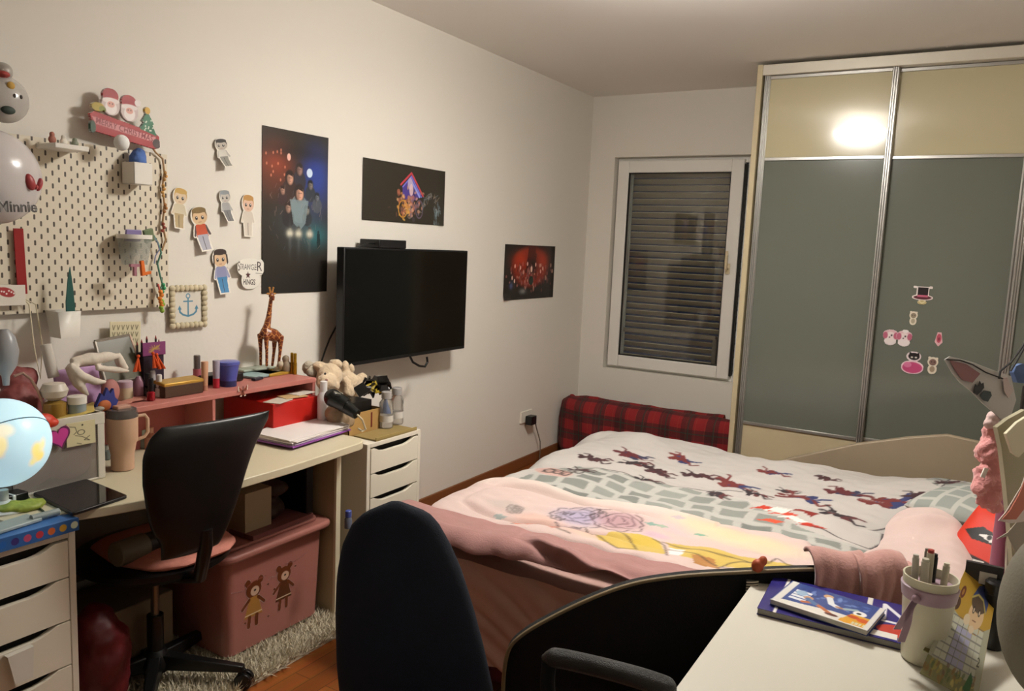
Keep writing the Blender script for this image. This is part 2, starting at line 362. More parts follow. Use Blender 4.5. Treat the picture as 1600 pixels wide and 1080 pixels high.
for x in (.15,.2,.265): rough_person(c,x,.275,.018,'2c2a26','8a8a80','24262a'); c.glow(x,.255,.016,.014,'f4efd8',.95); c.glow(x,.23,.008,.06,'6a7070',.4)
c.ell(.318,.265,.006,.008,'14282c'); c.poly([(.31,.258),(.326,.258),(.33,.215),(.324,.19),(.312,.19),(.308,.22)],'14282c')
c.glow(.19,.0,.5,.12,'1e1c19',.9); 
for k in range(60):
    x=rng.uniform(.04,.34);y=rng.uniform(.18,.45);a=rng.uniform(.8,2.2); c.line([(x,y),(x+.02*math.cos(a),y+.02*math.sin(a))],.0015,random.choice(['9a8a80','5a6a7a','c0a090','3a3a40']),.45)
P=at(0,.0,409,459)
o=c.build('film_poster',wallfn((0,2.266,1.252),.004,lambda X,Y:.004*np.clip((X-.3)/.07,0,1)**2+.002*np.sin(Y*9)),mat=pm,th=.0006); tag(o,'tall black poster with painted crowd of faces, blue moonlit and red sky','poster')
c=CV(.655,.292,.0025,'2e2a22')
c.poly([(.30,.175),(.37,.245),(.455,.15),(.41,.12),(.30,.12)],'4a3c8c'); c.line([(.285,.19),(.368,.255),(.47,.145)],.010,'c0404c'); c.line([(.30,.18),(.368,.238),(.455,.14)],.007,'7a78d8'); c.line([(.36,.225),(.44,.14)],.012,'8f9ae0'); c.line([(.345,.2),(.41,.13)],.008,'30265c')
c.ell(.36,.2,.02,.03,'b0a0c0'); c.ell(.37,.17,.016,.03,'e0c0c0',op=.8)
for k in range(150):
    x=rng.normal(.36,.05);y=rng.normal(.09,.035); w=(x-.24)/.2
    c.ell(x,y,rng.uniform(.004,.012),rng.uniform(.004,.014),random.choice(['c98a3a','d8a850','b06850','8a5a50','e0b080','5a4038'] if x<.36 else ['b06850','7a6a80','8a5a50','d09a7a','4a4450']),rot=rng.uniform(0,3),op=.6)
c.ring(.305,.07,.035,.042,'d89a3a',.006,.7); c.ring(.44,.075,.03,.045,'70607a',.005,.7); c.ring(.36,.05,.02,.025,'8a8078',.004,.6)
for k in range(70):
    a=rng.uniform(.1,3.0); x=.54+.075*math.cos(a)+rng.normal(0,.008); y=.05+.1*math.sin(a)+rng.normal(0,.008); c.line([(x,y),(x+rng.normal(0,.012),y+rng.normal(0,.012))],.003,random.choice(['8a7a68','70808c','a09080','566878']),.7)
for k in range(30):
    x=rng.normal(.585,.012);y=rng.normal(.06,.03); c.line([(x,y),(x+.008,y-.02)],.003,random.choice(['8aa0a8','5f747e']),.7)
o=c.build('film_poster',wallfn((0,2.872,1.588),.004,lambda X,Y:.005*np.clip((X-.58)/.07,0,1)**2),mat=pm,th=.0006); tag(o,'wide black poster above the television, lit house roof over a crowd','poster')
c=CV(.655,.352,.0025,'28231f')
c.ell(.33,.21,.23,.13,'8e2c18',op=.9,soft=14); c.glow(.2,.25,.09,.05,'b83a1c',.8); c.glow(.49,.25,.07,.06,'b23a1e',.8); c.poly([(.27,.17),(.30,.352),(.39,.352),(.41,.17)],'4a1c18',.8); c.glow(.36,.22,.06,.06,'241a16',.9)
for k in range(160):
    x=rng.normal(.32,.11);y=rng.normal(.15,.045); c.ell(x,y,rng.uniform(.004,.010),rng.uniform(.006,.018),random.choice(['8a4a48','6a3a3c','a86a64','50302c','c49a88','3a2a2a']),op=.6)
for x,y in ((.13,.215),(.2,.205),(.29,.23),(.34,.2),(.4,.225),(.46,.22),(.5,.2),(.47,.18),(.1,.14),(.13,.12)): c.ell(x,y,.008,.013,'d8b0a0'); 
c.ell(.345,.195,.012,.02,'e0c0ac'); c.ell(.345,.12,.03,.03,'2a3a30'); c.glow(.24,.05,.035,.015,'9aa0a0',.8); c.glow(.09,.09,.02,.02,'5a6a9a',.6)
c.glow(.33,-.02,.5,.06,'221e1c',.9)
o=c.build('film_poster',wallfn((0,4.19,1.152),.004,lambda X,Y:.006*np.clip((X-.6)/.05,0,1)**2+.012*np.clip((.05-Y)/.05,0,1)**2*np.clip((.1-X)/.1,0,1)),mat=pm,th=.0006); tag(o,'small dark red poster right of the television with a crowd of figures','poster')
# ---------------------------------------------------------------- television
tv=T('television','black flat screen television hung on the left wall','television',(.12,3.0,.92))
blk=M('0e0e0f',.35); 
TX=.145; _a=at(0,TX,538,386); _b=at(0,TX,732,392); _c=at(0,TX,725,548); _d=at(0,TX,538,570); TY0,TY1,TZ0,TZ1=_a[1],(_b[1]+_c[1])/2,(_c[2]+_d[2])/2,(_a[2]+_b[2])/2
mb=MB(); mb.bx((TX-.045,TY0,TZ0),(TX,TY1,TZ1),M('111112',.4)); mb.build('television_frame',tv,bev=.004)
MB().bx((TX-.001,TY0+.009,TZ0+.018),(TX+.0015,TY1-.009,TZ1-.009),M('050505',.12)).build('screen',tv,smooth=False)
mb=MB(); mb.bx((.0,2.9,1.1),(.03,3.1,1.3),blk); mb.bx((.03,2.97,1.15),(.10,3.03,1.25),blk); mb.build('wall_bracket',tv,bev=.003)
pl=at(0,TX,668,557); 
mb=MB(); q=[at(0,.16,u,v) for u,v in ((640,556),(645,566),(655,572),(664,573),(668,566),(667,558))]; mb.tube(q,.006,blk,8); mb.build('cable',tv)
q=[at(0,.02,u,v) for u,v in ((537,480),(528,505),(515,530),(508,548),(500,572))]
tag(MB().tube(q,.004,blk,6).build('power_cord'),'thin black cord hanging down the wall left of the television','cord')
mb=MB(); a=at(0,.12,578,386); 
st=T('set_top_box','small black box lying on top of the television','box',(.13,3.05,TZ1))
b0=at(0,.15,588,386)[1]; b1=at(0,.15,635,388)[1]
MB().bx((.03,b0+.02,TZ1+.0005),(.15,b1,TZ1+.04),M('151516',.4)).build('case',st,bev=.004)
MB().tube([(.12,b0+.03,TZ1+.02),(.12,b0-.02,TZ1+.022),(.10,b0-.07,TZ1-.0),(.08,b0-.08,TZ1-.05)],.004,blk,6).build('cable',st)
# ---------------------------------------------------------------- wall socket
so=at(0,0,823,652); 
sk=T('wall_socket','white wall socket low on the left wall by the bed','socket',(0,so[1],so[2]))
MB().box((.006,so[1]-.02,so[2]+.01),(.012,.15,.08),M('e4dfd2',.4)).build('cover_plate',sk,bev=.003)
ch=T('charger','black plug charger with a dangling white cord in the wall socket','charger',(.03,so[1],so[2]))
MB().box((.04,so[1]-.01,so[2]-.012),(.05,.07,.06),blk).build('plug_body',ch,bev=.004)
q=[(.05,so[1]+.03,so[2]-.02)]+[tuple(at(0,.04,u,v)) for u,v in ((838,668),(844,690),(844,705),(842,728))]
MB().tube(q,.004,M('6b5f52',.6),6).build('cord',ch)
# ---------------------------------------------------------------- pegboard
PY0,PY1,PZ0,PZ1=1.0,1.815,1.22,1.765
def peg_nodes(nt,b,new,lk):
    tc=new('ShaderNodeTexCoord'); sx=new('ShaderNodeSeparateXYZ'); lk(tc.outputs['Object'],sx.inputs[0])
    def math_(op,a,bv=None,c=None):
        n=new('ShaderNodeMath'); n.operation=op
        for i,q in enumerate((a,bv,c)):
            if q is None: continue
            if hasattr(q,'links') or hasattr(q,'is_linked'): lk(q,n.inputs[i])
            else: n.inputs[i].default_value=q
        return n.outputs[0]
    def slot(oy,oz):
        y=math_('ADD',sx.outputs[1],oy); z=math_('ADD',sx.outputs[2],oz)
        y=math_('SUBTRACT',math_('FLOORED_MODULO',y,.04),.02); z=math_('SUBTRACT',math_('FLOORED_MODULO',z,.04),.02)
        z=math_('MAXIMUM',math_('SUBTRACT',math_('ABSOLUTE',z),.005),0.0)
        d=math_('SQRT',math_('ADD',math_('MULTIPLY',y,y),math_('MULTIPLY',z,z))); return math_('LESS_THAN',d,.0032)
    m=math_('MAXIMUM',slot(0,0),slot(.02,.02)); mx=new('ShaderNodeMix'); mx.data_type='RGBA'; lk(m,mx.inputs['Factor']); mx.inputs['A'].default_value=(*lin('dcd2bd'),1); mx.inputs['B'].default_value=(*lin('4a4034'),1); lk(mx.outputs['Result'],b.inputs['Base Color']); b.inputs['Roughness'].default_value=.5
o=MB().bx((.018,PY0,PZ0),(.024,PY1,PZ1),nodemat('pegboard',peg_nodes)).build('pegboard',bev=.0)
tag(o,'white perforated pegboard panel hung above the left desk','pegboard')
# ---------------------------------------------------------------- on the pegboard
wm=M('ddd8cb',.4); wm2=M('e6e2d8',.35)
def xz(x,u,v): return at(0,x,u,v)
pf=lambda x,y,z: ((x,y,z),(0,1,0),(0,0,1),(1,0,0))
# little shelf with trinkets
a=xz(.1,77,222); b=xz(.1,131,236)
t=T('pegboard_shelf','small white shelf with tiny ornaments clipped high on the pegboard','shelf',(.03,(a[1]+b[1])/2,b[2]))
MB().bx((.024,a[1],b[2]-.004),(.13,b[1],b[2]+.012),wm2).build('shelf_board',t,bev=.003)
def small(name,label,cat,parts,group=None):
    """parts: (part name, builder) ; single-part things stay one mesh"""
    pass
for k,(yy,zz_,cc,nm,lb) in enumerate(((.02,.035,'a86a5a','ornament','tiny pinkish ornament at the left end of the high pegboard shelf'),(.055,.03,'e2dcd0','ornament','tiny white ornament in the middle of the high pegboard shelf'),(.09,.026,'7c8270','ornament','tiny green grey ornament at the right end of the high pegboard shelf'))):
    m=MB(); y=a[1]+yy; m.ell((.08,y,b[2]+.012+zz_*.35),(.009,.012,zz_*.36),M(cc,.6)); m.ell((.08,y,b[2]+.012+zz_*.8),(.007,.008,zz_*.25),M(cc,.6)); tag(m.build(nm,vox=.002),lb,'ornament','ornaments on the pegboard shelf')
# bucket with blue cloth
a=xz(.1,188,250); b=xz(.1,238,290)
t=T('pegboard_container','tall white container hung at the upper right of the pegboard','container',(.07,(a[1]+b[1])/2,b[2]))
ya_=xz(.024,188,250)[1]; yb_=xz(.10,238,250)[1]; yc=(ya_+yb_)/2
m=MB(); w=(yb_-ya_)/2
for z0,z1 in ((b[2],a[2]),): 
    m.bx((.03,yc-w,z0),(.035,yc+w,z1),wm2); m.bx((.096,yc-w,z0),(.10,yc+w,z1),wm2); m.bx((.03,yc-w,z0),(.10,yc-w+.004,z1),wm2); m.bx((.03,yc+w-.004,z0),(.10,yc+w,z1),wm2); m.bx((.03,yc-w,z0),(.10,yc+w,z0+.004),wm2)
m.build('bucket',t,bev=.003)
m=MB(); m.bx((.02,yc-.02,a[2]-.01),(.034,yc+.02,a[2]+.006),wm2); m.build('hook',t,bev=.002)
m=MB(); m.ell((.066,yc+.002,a[2]+.008),(.030,w*.85,.035),M('4f6fae',.85,bump=.3,bscale=60)); m.ell((.066,yc+.008,a[2]+.03),(.024,w*.5,.022),M('4f6fae',.85,bump=.3,bscale=60))
tag(m.build('folded_cloth',vox=.004,disp=.012,dscale=.03),'blue cloth stuffed in the white container on the pegboard','cloth')
p=xz(.11,190,223); tag(MB().ell(p,(.022,.025,.026),M('e9e9e6',.8)).build('pompom'),'round white pompom above the blue cloth by the christmas sign','pompom')
# mesh basket with things
a=xz(.09,191,378); b=xz(.09,240,405); 
t=T('mesh_basket','small grey mesh basket with a white rim on the pegboard','basket',(.06,(a[1]+b[1])/2,b[2]-.03))
y0,y1=a[1],b[1]; zt=a[2]+.012; zb=b[2]-.02
def lattice(nm,col,sc):
    def f(nt,b_,new,lk):
        tc=new('ShaderNodeTexCoord'); ck=new('ShaderNodeTexChecker'); ck.inputs['Scale'].default_value=sc; lk(tc.outputs['Object'],ck.inputs['Vector']); lk(ck.outputs['Fac'],b_.inputs['Alpha']); b_.inputs['Base Color'].default_value=(*lin(col),1)
    return nodemat(nm,f)
lat=lattice('basket_mesh','aeb3aa',420)
m=MB(); m.lathe([(.035,zb),(.048,zt)],(.07,(y0+y1)/2,0),lat,n=24,sy=(y1-y0)/2/.048)
m.build('mesh_body',t)
m=MB(); m.lathe([(.048,zt-.001),(.051,zt),(.051,zt+.014),(.046,zt+.014),(.046,zt)],(.07,(y0+y1)/2,0),wm2,n=24,sy=(y1-y0)/2/.05); m.build('rim',t)
P=xz(.06,205,368); tag(MB().box((.07,P[1],P[2]+.0),(.01,.055,.04),M('8d7fae',.6),r=(0,.2,0)).build('notepad',bev=.002),'lilac notepad sticking out of the grey mesh basket','notepad')
P=xz(.06,228,368); tag(MB().box((.075,P[1],P[2]),(.012,.035,.045),M('6f7f5e',.6),r=(.3,.2,0)).build('card_case',bev=.002),'green and blue card case in the mesh basket','case')
P=xz(.13,217,415); 
m=MB(); 
def letter(m,x,y,z,pts,s,col,th=.012): m.prism([(px_*s,py_*s) for px_,py_ in pts],(x,y,z),(0,1,0),(0,0,1),(1,0,0),th,M(col,.5))
Lp=[(0,0),(.6,.12),(.62,.3),(.22,.22),(.12,.95),(-.08,.9)]
m=MB(); letter(m,.125,P[1]+.008,P[2]-.035,Lp,.055,'d96a1c'); tag(m.build('letter_ornament',bev=.001),'orange letter L hanging on the mesh basket','letter')
m=MB(); letter(m,.12,P[1]-.028,P[2]-.035,[(.2,0),(.38,0),(.4,.6),(.65,.62),(.65,.8),(-.05,.8),(-.05,.6),(.2,.6)],.05,'a8707c'); tag(m.build('letter_ornament',bev=.001),'dusty pink letter T beside the orange letter on the mesh basket','letter')
# red strap
a=xz(.04,28,357); b=xz(.04,33,436)
t=T('lanyard','dark red strap hanging from a peg at the left of the pegboard','strap',(.03,b[1],b[2]))
m=MB(); m.prism([(-.016,0),(.012,0),(.018,-.20),(-.010,-.2)],(.035,a[1]+.004,a[2]),(0,1,0),(0,0,1),(1,0,0),.004,M('8f1d1c',.8)); m.build('strap_band',t)
MB().tube([(.037,a[1]+.008,a[2]-.2),(.037,a[1]+.009,a[2]-.215)],.006,M('b8b4aa',.3,metal=1),8).build('clip',t)
m=MB(); m.tube([(.038,a[1]+.01,a[2]-.215),(.05,a[1]+.02,1.25),(.07,a[1]+.02,1.12),(.08,a[1]+.03,1.02),(.07,a[1]+.045,1.12),(.05,a[1]+.04,1.25),(.038,a[1]+.012,a[2]-.215)],.0022,M('cfc3a8',.8),6); m.build('loop_cord',t)
# green feather/knife shape and white cup under it
a=xz(.09,104,418); b=xz(.09,110,486)
hold=T('pegboard_cup','white square cup hanging below the pegboard edge','cup',(.07,1.39,1.10))
c0=xz(.09,85,487);c1=xz(.09,121,487);c2=xz(.09,100,528)
m=MB(); 
y0,y1=c0[1],c1[1]; zt=c0[2]; zb=c2[2]
m.add([(.04,y0,zt),(.04,y1,zt),(.11,y1,zt),(.11,y0,zt),(.045,y0+.01,zb),(.045,y1-.004,zb),(.105,y1-.004,zb),(.105,y0+.01,zb)],[(0,1,5,4),(1,2,6,5),(2,3,7,6),(3,0,4,7),(4,5,6,7)],wm2); 
o=m.build('cup_body',hold); sm=o.modifiers.new('s','SOLIDIFY'); sm.thickness=.003
MB().bx((.026,y0+.01,zt-.02),(.04,y1-.01,zt),wm2).build('hook',hold,bev=.001)
m=MB(); m.prism([(-.012,0),(.014,0),(.016,.06),(.012,.12),(.004,.19),(-.004,.15),(-.012,.08)],(.085,b[1],b[2]-.05),(0,1,0),(0,0,1),(1,0,0),.004,M('1f5048',.7))
tag(m.build('feather'),'dark green pointed feather standing in the white pegboard cup','feather')
# ---------------------------------------------------------------- christmas sign
c=CV(.25,.19,.0016,'ffffff',alpha=0)
c.poly([(.0,.085),(.02,.095),(.235,.055),(.25,.045),(.245,.005),(.23,-.0),(.02,.03),(.01,.05)],'a02c30',cut=True); c.poly([(.008,.078),(.235,.042),(.235,.022),(.02,.055)],'c98888')
c.text('MERRY CHRISTMAS',.02,.058,.205,'7a1620',h=.02,rot=-.165,bold=.01)
for x,y in ((.075,.125),(.14,.115)):
    c.ell(x,y,.032,.036,'c9b8b4',cut=True); c.ell(x,y+.028,.028,.024,'9a2428',cut=True); c.ell(x,y+.012,.03,.009,'e8ddd8'); c.ell(x,y-.01,.02,.022,'efe6e2'); c.ell(x,y+.0,.013,.010,'d9a090'); c.ell(x-.005,y+.002,.0022,.0022,'201818'); c.ell(x+.005,y+.002,.0022,.0022,'201818')
c.ell(.172,.145,.012,.012,'e8e0dc',cut=True); c.ell(.03,.11,.022,.015,'b09a3a',cut=True); c.ell(.045,.105,.012,.01,'7a8030')
c.poly([(.175,.062),(.24,.045),(.225,.08),(.23,.085),(.207,.125),(.185,.09),(.192,.085)],'2a6a48',cut=True); c.ell(.207,.127,.011,.012,'c9a03a',cut=True)
for q in range(12): c.ell(rng.uniform(.19,.225),rng.uniform(.06,.095),.0025,.0025,'d8e0d0')
c.ell(.238,.02,.016,.016,'3c2a28',cut=True); c.ell(.01,.045,.01,.02,'2c4a38',cut=True)
Q=xz(.04,137,222)
o=c.build('christmas_sign',plane((.05,Q[1],Q[2]+.005),(0,1,.0),(0,-.02,1)),mat=printed(.5),th=.012); tag(o,'red Merry Christmas wall sign with two bearded figures and a green tree','sign')
# ---------------------------------------------------------------- cords and charms at the board's right edge
def strand(name,label,cat,pix,x,r,col,beads=None,group=None,extra=None):
    q=[xz(x,u,v) for u,v in pix]; t=T(name,label,cat,q[-1],group); MB().tube(q,r,M(col,.7),6).build('cord',t)
    if beads:
        for (i,n_,c_,rr) in beads:
            m=MB(); P=q[i]; 
            for k in range(n_): m.ell(P+np.array([.004,.004*math.sin(k*2.1),-.012*k]),rr,M(c_,.5))
            m.build('bead_cluster',t)
    return t
strand('hanging_necklace','tan bead necklace hanging from the upper right corner of the pegboard','necklace',((236,228),(243,238),(254,248),(257,270),(254,290),(257,320),(254,350),(259,375),(253,392)),.035,.0035,'a8855e',((3,3,'b98a4c',.006),(4,4,'c99a56',.006),(5,3,'b07a48',.006),(6,3,'9a4a3a',.006)))
strand('braided_bracelet','green and blue twisted cord hanging at the right edge of the pegboard','cord',((240,368),(247,380),(252,395),(246,412),(250,430),(254,445),(250,452)),.05,.0035,'5f8f7a',((5,3,'3f9a6a',.007),))
strand('braided_bracelet','thin violet cord looping down beside the mesh basket','cord',((236,366),(246,378),(249,390),(243,400),(241,412)),.07,.002,'7f86a8')
strand('hanging_charm','orange and green fringe charm by the pebble frame','charm',((247,444),(250,456),(252,470)),.05,.004,'c9605a',((1,5,'d9822c',.008),(2,4,'8fb03c',.008),))
# pebble picture frame
a=at(0,.02,264,450)
t=T('pebble_frame','square picture frame edged with pebbles, blue anchor inside','picture frame',(.02,1.905,1.14))
c=CV(.115,.125,.0012,'d9d4c8')
c.ring(.057,.100,.008,.008,'4b86a0',.004); c.line([(.057,.092),(.057,.028)],.006,'4b86a0'); c.line([(.038,.08),(.076,.08)],.005,'4b86a0')
c.line([(.02,.055),(.022,.04),(.035,.03),(.057,.024),(.08,.03),(.092,.04),(.094,.055)],.007,'4b86a0'); c.poly([(.012,.05),(.02,.066),(.029,.05)],'4b86a0'); c.poly([(.085,.05),(.094,.066),(.102,.05)],'4b86a0')
c.build('picture',plane((.012,1.848,1.155),(0,1,0),(0,0,1)),t)
m=MB(); pb=M('cbbfa0',.7,bump=.2,bscale=40)
pts=[]
for k in range(8): pts+=[(1.835+.02*k,1.145),(1.835+.02*k,1.285)]
for k in range(1,7): pts+=[(1.835,1.145+.02*k),(1.975,1.145+.02*k)]
for y,z in pts: m.ell((.016,y,z),(.008+.002*rng.random(),.011+.003*rng.random(),.011+.003*rng.random()),pb,n=12,k=8)
m.build('pebble_border',t)
MB().bx((.001,1.835,1.142),(.011,1.977,1.288),M('b8ac90',.7)).build('backing',t)
# ---------------------------------------------------------------- paper cut-out people on the wall
def cutout(u0,v0,u1,v1,label,kind,ang=0,curl=.02):
    a=at(0,.0,u0,v0); b=at(0,.0,u1,v1); w=b[1]-a[1]; h=a[2]-b[2]
    c=CV(1,1.9,.012,'e4ded2',alpha=0); K='3c3430'
    # body frame 1 x 1.9, head at top
    hair,skin,top,leg,_=kind
    def body(cut,grow):
        g=grow; col='e8e2d6'
        c.ell(.5,1.48,.33+g,.36+g,col if cut else skin,cut=cut)
        c.poly([(.30-g,1.15),(.70+g,1.15),(.76+g,.62-g*.3),(.24-g,.62-g*.3)],col if cut else top,cut=cut)
        c.poly([(.27-g,.7),(.73+g,.7),(.70+g,.06-g),(.32-g,.06-g)],col if cut else leg,cut=cut)
    body(True,.07); c.ell(.5,1.5,.4,.42,'e8e2d6',cut=True); c.line([(.28,1.08),(.17,.68)],.18,'e8e2d6',cut=True); c.line([(.72,1.08),(.83,.68)],.18,'e8e2d6',cut=True)
    c.line([(.29,1.06),(.18,.7)],.10,_ if _ else top); c.line([(.71,1.06),(.82,.7)],.10,_ if _ else top)
    body(False,0)
    c.line([(.5,.62),(.5,.08)],.025,K); c.ell(.5,1.46,.3,.33,skin)
    c.poly([(.18,1.42),(.2,1.72),(.35,1.86),(.65,1.86),(.8,1.72),(.82,1.42),(.76,1.62),(.5,1.68),(.25,1.62)],hair); c.ell(.5,1.74,.30,.13,hair)
    for x in (.37,.63): c.ell(x,1.42,.06,.08,'2a2220'); c.ell(x+.015,1.45,.02,.025,'ffffff')
    c.line([(.44,1.24),(.56,1.24)],.02,'a05a50')
    if hair=='3a2c26': c.line([(.2,1.6),(.17,1.05)],.07,hair); c.line([(.8,1.6),(.84,1.05)],.07,hair)
    yc=(a[1]+b[1])/2; zc=(a[2]+b[2])/2; ca,sa=math.cos(ang),math.sin(ang); s=w*1.15; sh=h/1.9*1.02
    def fn(X,Y):
        x=(X-.5)*s;y=(Y-.95)*sh; yy=x*ca-y*sa; z_=x*sa+y*ca
        return (.006+curl*np.clip(1-Y/1.2,0,1)**2+.3*curl*(np.abs(X-.5)*2)**2, yc+yy, zc+z_)
    tag(c.build('paper_cutout',fn,mat=printed(.6),th=.0008),label,'paper cutout','paper people taped to the left wall')
cutout(264,292,292,358,'paper cutout of a blond child nearest the pegboard on the left wall',('c9a45c','d9c4a4','cfc4a8','b09a70','cfc4a8'),-.12,.012)
cutout(296,322,328,392,'paper cutout wearing an orange shirt and dark sleeves',('7a6238','d8b890','b8481e','a8a8b4','4a3c3c'),.16,.02)
cutout(333,215,357,262,'dark haired grey paper cutout, topmost on the wall',('3c3836','b8b0a4','c8c4ba','8a8880','b0aca4'),.18,.03)
cutout(340,296,361,347,'grey hooded paper cutout in the middle of the group',('8a9094','c0bab0','9a9a98','6a6a6a','a8a8a4'),.12,.025)
cutout(374,303,397,370,'paper cutout with short fair hair in a pale coat beside the tall poster',('b98a4c','dcb8a0','d4cabc','d4cabc','d4cabc'),-.03,.006)
cutout(329,388,358,458,'paper cutout with long dark hair, lilac top and blue trousers',('3a2c26','d8b894','8a8cae','3f7fae','9a9cb8'),.08,.016)
# lettering cutout
a=at(0,.01,364,404); b=at(0,.01,413,452); w=b[1]-a[1]; h=a[2]-b[2]
c=CV(w,h,.0016,'e9e5db',alpha=0)
c.ell(w*.5,h*.72,w*.52,h*.3,'e9e5db',cut=True); c.ell(w*.55,h*.32,w*.34,h*.32,'e9e5db',cut=True); c.ell(w*.88,h*.72,w*.14,h*.27,'e9e5db',cut=True)
c.text('TRANGE',w*.14,h*.66,w*.62,'3a2c28',h=h*.18,rot=-.04,bold=.0); c.text('S',w*.03,h*.62,w*.12,'5a5048',h=h*.3); c.text('R',w*.78,h*.6,w*.16,'3a2c28',h=h*.3,bold=.0); c.line([(w*.74,h*.53),(w*.96,h*.51)],.002,'5a5048')
c.text('HINGS',w*.3,h*.17,w*.42,'3a2c28',h=h*.18,rot=-.04,bold=.02)
st_=[(w*.48+.017*(1 if k%2==0 else .4)*math.sin(k*PI/5),h*.47+.017*(1 if k%2==0 else .4)*math.cos(k*PI/5)) for k in range(10)]; c.poly(st_,'4a2420')
tag(c.build('paper_sign',lambda X,Y:(.006+.03*np.clip(1-X/(w*.6),0,1)**2,a[1]+X,b[2]+Y),mat=printed(.6),th=.0008),'white paper sign lettered STRANGER THINGS with a star','paper sign')
# motivational card above the desk clutter
a=at(0,.03,170,503); b=at(0,.03,219,556); w=b[1]-a[1];h=a[2]-b[2]
c=CV(w,h,.0016,'d8ceac'); 
for k in range(5): 
    for q in range(6): c.line([(w*(.08+.15*q),h*(.9-.19*k)),(w*(.11+.15*q),h*(.78-.19*k)),(w*(.16+.15*q),h*(.9-.19*k))],.0028,'6a6040')
tag(c.build('card',plane((.03,a[1],b[2]),(0,1,-.05),(0,0.03,1)),mat=printed(.7),th=.002),'cream card with dark scribbled lettering leaning on the wall','card')
# ---------------------------------------------------------------- balloons at the left edge
def balloon(P,r,label,col,deco,rx=.05):
    t=T('balloon',label,'balloon',(P[0],P[1],P[2]-r)); m=MB(); m.ell(P,(r*.7,r,r),M(col,.2,sheen=.0,coat=.4),n=40,k=24); m.build('balloon_skin',t); deco(P,r,t)
    return t
def onball(P,r,y,z): 
    k=max(0,1-(y/r)**2-(z/r)**2)**.5; return np.array([P[0]+r*.7*k+.001,P[1]+y,P[2]+z])
def deco1(P,r,t):
    m=MB(); m.ell(onball(P,r,.006,.008),(.003,.004,.006),M('4a4440',.5)); m.ell(onball(P,r,.026,.008),(.003,.004,.006),M('4a4440',.5)); m.ell(onball(P,r,.0,.036),(.006,.011,.011),M('c9a04c',.6)); m.build('painted_face',t)
    m=MB(); m.ell(np.array(P)+[0,.0,r*1.15],(.025,.026,.026),M('a8a29a',.35)); m.ell(np.array(P)+[.02,-.012,r*.98],(.02,.02,.010),M('9a3a34',.6)); m.build('top_hat_bump',t)
    m=MB(); m.ell(onball(P,r,-.01,-.035),(.010,.02,.012),M('2f3c34',.6)); m.build('scarf',t)
P=at(0,.065,6,155); balloon(P,.068,'pale grey round balloon, topmost at the left edge of the wall','b8b4ae',deco1)
def deco2(P,r,t):
    m=MB(); rc=M('9a3a3c',.4); kc=M('181414',.4)
    m.ell(onball(P,r,.062,-.010),(.010,.014,.024),rc,rot=(.3,0,0)); m.ell(onball(P,r,.098,-.014),(.010,.009,.020),rc,rot=(-.3,0,0)); m.ell(onball(P,r,.082,-.022),(.010,.007,.008),rc); m.build('bow',t)
P=at(0,.125,-14,276); balloon(P,.134,'large white round balloon with a red bow print at the left edge','cfc9c8',deco2)
a=at(0,.40,-22,336); b=at(0,.38,52,318)
c=CV(.14,.075,.0012,'ffffff',alpha=0); c.text('Minnie',.004,.012,.094,'8a8886',h=.030,bold=.03,cut=True); c.text('Minnie',.004,.012,.094,'3a3634',h=.030,bold=.0)
a=at(0,.235,-4,334)
o=c.build('balloon_lettering',plane((.235,a[1],a[2]-.01),(0,1.1,.06),(0,-.06,1.1)),mat=printed(.4),th=.003); tag(o,'dark script lettering reading Minnie below the large white balloon','lettering')
t=T('bow_plaque','small white plaque with a red dotted bow print low on the pegboard','plaque',(.04,1.2,1.24))
a=at(0,.04,0,478); b=at(0,.04,37,445); w=b[1]-a[1]+.06
c=CV(w,b[2]-a[2],.0012,'dfd9cc'); hh=b[2]-a[2]
c.ell(.035,hh*.68,.03,.014,'a02a2c',rot=.3); c.ell(.075,hh*.66,.026,.014,'a02a2c',rot=-.3)
for q in range(12): c.ell(.02+.007*q,hh*(.66+.08*math.sin(q*2.2)),.0025,.0025,'f0e6e0')

c.build('plaque_board',plane((.045,b[1]-w,a[2]),(0,1,-.0),(0,0,1)),t,mat=printed(.4),th=.006)
# ================================================================ desk along the left wall
desk=T('desk','cream desk with a curved front edge along the left wall','desk',(.3,1.55,0))
dm=M('cfc5a8',.4); dl=M('b5a684',.5)
edge=[(1.0,.50),(1.12,.54),(1.20,.575),(1.28,.60),(1.36,.625),(1.48,.652),(1.61,.668),(1.8,.668),(2.0,.655),(2.16,.642)]
arc=[(2.16+.07*math.sin(q),.572+.07*math.cos(q)) for q in np.linspace(.1,PI/2,7)]
poly=[(x,y) for y,x in edge]+[(x,y) for y,x in arc]+[(.02,2.23),(.02,1.0)]
MB().prism(poly,(0,0,.712),(1,0,0),(0,1,0),(0,0,1),.028,dm).build('desktop',desk,bev=.003)
for y in (2.19,1.14): MB().bx((.03,y,0),(.5,y+.018,.711),dl).build('side_panel',desk,bev=.002)
MB().bx((.03,1.16,.3),(.048,2.19,.70),M('6d6454',.6)).build('back_panel',desk,bev=.002)
ledge=MB().bx((.5,2.186,0),(.512,2.21,.711),M('d8ceb0',.5)).build('edge_strip',desk)
